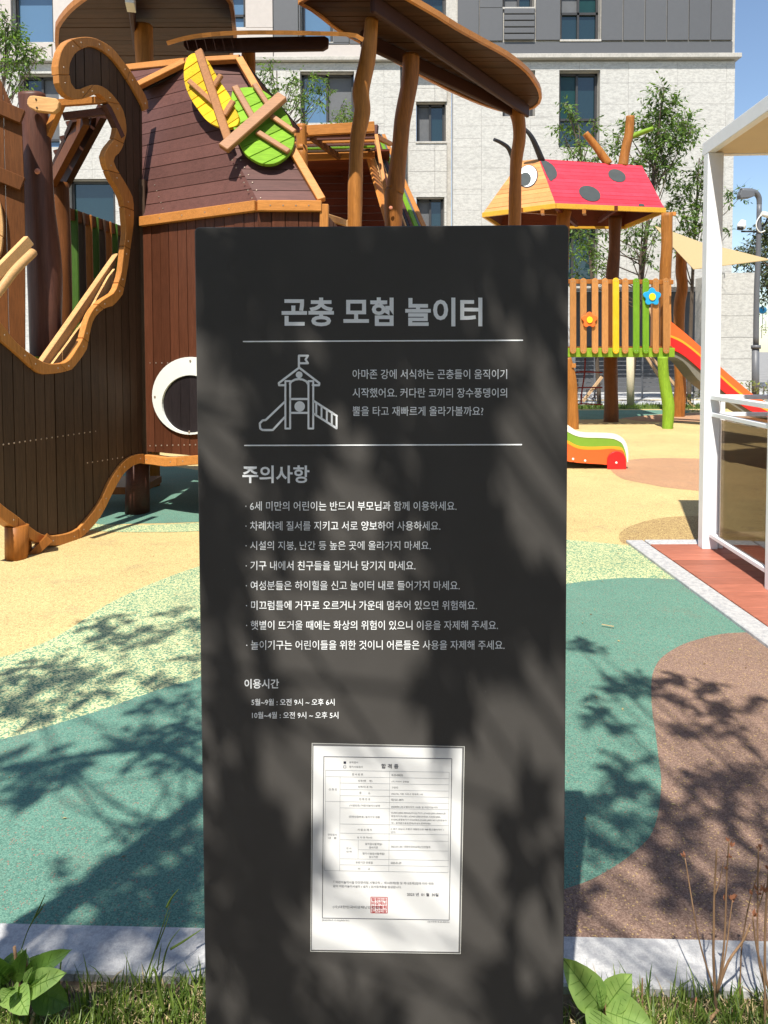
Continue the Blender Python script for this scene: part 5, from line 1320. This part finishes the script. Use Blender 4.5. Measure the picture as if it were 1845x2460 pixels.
leafplant('dark green broad leaved plant at the lower left corner', V(P(50, 2400, 1.36).x, 1.36, -.004),
  [((45,2350),(50,2282),1.38,1.40,.042,'pl1'),((25,2350),(25,2285),1.38,1.42,.036,'pl1'),((55,2360),(138,2290),1.36,1.30,.040,'pl1'),((75,2340),(90,2285),1.40,1.45,.035,'pl1'),((60,2385),(130,2340),1.34,1.28,.045,'pl2'),
   ((20,2360),(-25,2310),1.36,1.30,.042,'pl1'),((60,2370),(68,2330),1.33,1.31,.016,'pl2'),((35,2360),(52,2298),1.36,1.33,.032,'pl1'),((40,2375),(58,2428),1.33,1.27,.044,'pl2'),((30,2372),(25,2415),1.34,1.29,.040,'pl2'),((75,2375),(160,2415),1.36,1.34,.055,'pl1'),((20,2375),(-30,2385),1.34,1.29,.05,'pl1'),((5,2375),(-20,2350),1.36,1.3,.04,'pl1'),((30,2380),(8,2395),1.31,1.27,.03,'pl2')],
  [(V(-.004, 0, 0), V(-.01, 0, .16)), (V(.012, 0, 0), V(.01, .0, .15))])
leafplant('bright green broad leaved plant at the foot of the sign right side', V(P(1448, 2420, 1.33).x, 1.33, -.004),
  [((1446,2424),(1368,2322),1.33,1.30,.066,'pl2'),((1452,2424),(1510,2348),1.33,1.31,.052,'pl2'),((1444,2420),(1420,2338),1.35,1.37,.020,'pl2'),((1452,2420),(1478,2345),1.36,1.40,.036,'pl2'),((1447,2426),(1440,2370),1.31,1.29,.015,'pl2'),
   ((1455,2430),(1565,2470),1.32,1.26,.070,'pl2'),((1445,2432),(1440,2520),1.31,1.24,.07,'pl2'),((1470,2425),(1500,2440),1.35,1.36,.04,'pl1')],
  [(V(0, 0, 0), V(0, 0, .10))])
# dry stalks
ds = thing('dry_shrub', 'bare brown stalks with dried buds at the lower right corner', 'plant', V(P(1725, 2460, 1.36).x, 1.36, -.004))
root = V(P(1722, 2400, 1.36).x, 1.36, .0)
def stalk(l, Y, r=.0028, m='stem'): tube('stalk', [P(u, v, Y) for u, v in l], [r * .62 * (1.25 - .5 * i / (len(l) - 1)) for i in range(len(l))], M[m], ds, 7)
stalk([(1722,2480),(1720,2420),(1716,2370)], 1.36, .0045)
stalk([(1718,2380),(1700,2330),(1680,2260),(1665,2180),(1646,2062)], 1.36, .0024)
stalk([(1718,2380),(1714,2300),(1715,2220),(1716,2150),(1722,2040)], 1.37, .0036)
stalk([(1722,2385),(1735,2310),(1742,2230),(1746,2100),(1752,2020)], 1.35, .0028)
stalk([(1722,2385),(1750,2310),(1785,2260),(1802,2220)], 1.36, .0036)
stalk([(1730,2360),(1745,2280),(1752,2220),(1760,2160)], 1.36, .002)
stalk([(1718,2150),(1728,2120),(1738,2070)], 1.37, .0016)
stalk([(1778,2450),(1780,2300),(1790,2220),(1805,2150),(1828,2080)], 1.40, .0022)
stalk([(1838,2480),(1836,2350),(1818,2280),(1808,2200)], 1.33, .003)
stalk([(1848,2480),(1838,2380),(1822,2300),(1820,2180),(1822,2030)], 1.36, .003)
stalk([(1860,2400),(1840,2350),(1838,2250),(1842,2150),(1848,2080)], 1.34, .0036)
stalk([(1542,2440),(1543,2380),(1543,2350)], 1.38, .003); stalk([(1780,2480),(1760,2430),(1745,2405)], 1.38, .002)
stalk([(1725,2425),(1700,2460),(1690,2490)], 1.34, .004)
stalk([(1818,2190),(1832,2150),(1838,2120)], 1.36, .0016); stalk([(1668,2440),(1670,2410),(1672,2415)], 1.34, .0016)
for u, v, Y in ((1646,2060,1.36),(1748,2090,1.35),(1753,2025,1.35),(1757,2035,1.35),(1740,2165,1.36),(1757,2162,1.36),(1762,2168,1.36),(1821,2035,1.36),(1826,2045,1.36),(1817,2140,1.36),(1830,2140,1.36),(1838,2145,1.34),(1809,2202,1.35),(1808,2150,1.36),(1824,2150,1.35),(1845,2090,1.34),(1671,2410,1.34),(1750,2060,1.35)):
    p_ = P(u, v, Y); r_ = random.uniform(.005, .0085)
    for kk in range(3):
        a = Vector((random.gauss(0, .5), random.gauss(0, .5), 1)).normalized(); s_ = a.cross(V(random.gauss(0, 1), 1, 0)).normalized()
        mesh('bud_husk', [p_, p_ + a * r_ + s_ * r_ * .45, p_ + a * r_ * 2.0, p_ + a * r_ - s_ * r_ * .45], [(0, 1, 2, 3)], M['husk'], ds)
# grass as stuff
def blades(name, n, area, hmin, hmax, m, seed, lean=.5, wid=.0022):
    rnd = random.Random(seed); vs = []; fs = []
    for _ in range(n):
        b = area(rnd)
        if b is None: continue
        h_ = rnd.uniform(hmin, hmax) * (rnd.random() ** .6 * .7 + .4); a = rnd.uniform(0, 2 * math.pi); ln = rnd.uniform(0, lean) * h_
        d = V(math.cos(a), math.sin(a), 0); s = V(-d.y, d.x, 0) * wid * rnd.uniform(.5, 1.3)
        o = len(vs)
        for t in (0, .35, .7): c_ = b + V(0, 0, h_ * t) + d * (ln * t * t); vs += [c_ - s * (1 - t * .6), c_ + s * (1 - t * .6)]
        vs.append(b + V(0, 0, h_ * (.93 if ln > .3 * h_ else 1)) + d * ln)
        fs += [(o, o+1, o+3, o+2), (o+2, o+3, o+5, o+4), (o+4, o+5, o+6)]
    ob = mesh(name, vs, fs, m); ob['kind'] = 'stuff'; return ob
edge = lambda x_: KL.y + (x_ - KL.x) * kd.y / kd.x - .127
def near(rnd):
    x_ = rnd.uniform(-.95, .95); d = rnd.random() ** .7 * .35 + .004
    if abs(x_ - .0) < .29 and rnd.random() < .8: return None
    if noise.noise(V(x_ * 7, d * 9, 1)) < -.12 and rnd.random() < .8: return None
    return V(x_, edge(x_) - d, -.004)
o = blades('grass', 26000, near, .03, .07, M['grass'], 70, .8); o['label'] = 'green grass growing along the kerb at the foot of the sign'
o = blades('dry_grass', 20000, near, .010, .034, M['straw'], 71, 2.2, .0018); o['label'] = 'dry straw lying between the green grass'
def nearmid(rnd):
    x_ = rnd.uniform(-3, 3); return V(x_, edge(x_) - rnd.uniform(.0, 1.2), -.004)
o = blades('grass', 6000, nearmid, .03, .06, M['grass'], 72, .8); o['label'] = 'green grass in the wider planting bed'
def far_(rnd): return V(rnd.uniform(-6, 12), rnd.uniform(16.42, 17.65), 0)
o = blades('grass', 9000, far_, .05, .12, M['grass'], 73, .6, .008); o['label'] = 'green grass strip beyond the play surface'
# tall single grass stems
tgz = thing('tall_grass', 'tall thin grass stalks leaning over the kerb left of the sign', 'grass tuft', V(P(380, 2400, 1.4).x, 1.4, -.004))
for l, Y, r in (([(345,2360),(370,2290),(392,2220),(412,2160)], 1.42, .0018), ([(384,2370),(395,2300),(410,2260),(432,2232)], 1.40, .002), ([(410,2280),(440,2262),(488,2230)], 1.40, .0024),
                ([(378,2330),(384,2290),(388,2265)], 1.41, .0014), ([(400,2180),(410,2160),(429,2136)], 1.42, .0022), ([(375,2280),(395,2230),(408,2190)], 1.42, .0014), ([(395,2430),(385,2390),(375,2340),(368,2328),(364,2340)], 1.36, .004), ([(305,2360),(304,2320),(306,2285)], 1.42, .001), ([(224,2395),(212,2340),(203,2310)], 1.42, .0012)):
    tube('blade', [P(u, v, Y) for u, v in l], [r, r * .9] + [r * .6] * (len(l) - 3) + [r * .2], M['grass'], tgz, 5)
tg1 = thing('tall_grass', 'single dark seed stalk rising behind the lower left plant', 'grass tuft', V(P(50, 2400, 1.42).x, 1.42, -.004))
tube('blade', [P(45, 2300, 1.42), P(65, 2240, 1.42), P(85, 2200, 1.42), P(108, 2150, 1.42)], [.0012, .001, .0016, .0008], M['grass'], tg1, 5)
tube('blade', [P(80, 2210, 1.42), P(95, 2190, 1.42), P(107, 2170, 1.42)], [.001, .0016, .0006], M['grass'], tg1, 5)
st_ = tube('twig', [P(72, 2470, 1.33), P(90, 2415, 1.36)], .004, M['stake'], None, 8, n=1); tag(st_, 'short pale broken twig in the grass at the lower left', 'twig')
# fallen needle on the teal surface
fn = bar('straw_piece', PZ(1446, 1500, .014), PZ(1475, 1505, .014), .006, .003, M['straw']); tag(fn, 'pale straw piece lying on the teal rubber ground', 'straw')

rl = random.Random(91); lv = []; lf = []
for _ in range(170):
    x_ = rl.uniform(-1.6, 1.9); y_ = rl.uniform(1.75, 6.0) ** 1.0
    a = rl.uniform(0, 6.3); L = rl.uniform(.006, .02); d = V(math.cos(a), math.sin(a), 0); n_ = V(-d.y, d.x, 0)
    p_ = V(x_, y_, .0045); o_ = len(lv); lv += [p_, p_ + d * L * .5 + n_ * L * .22 + V(0, 0, .002), p_ + d * L + V(0, 0, .001), p_ + d * L * .5 - n_ * L * .2 + V(0, 0, .003)]; lf.append((o_, o_+1, o_+2, o_+3))
M['litter'] = leafmat('dry_litter', (0.20, 0.12, 0.05), (0.45, 0.36, 0.16), .1, .8, 30)
o = mesh('leaf_litter', lv, lf, M['litter']); o['kind'] = 'stuff'; o['label'] = 'small dry leaf scraps scattered on the rubber ground'
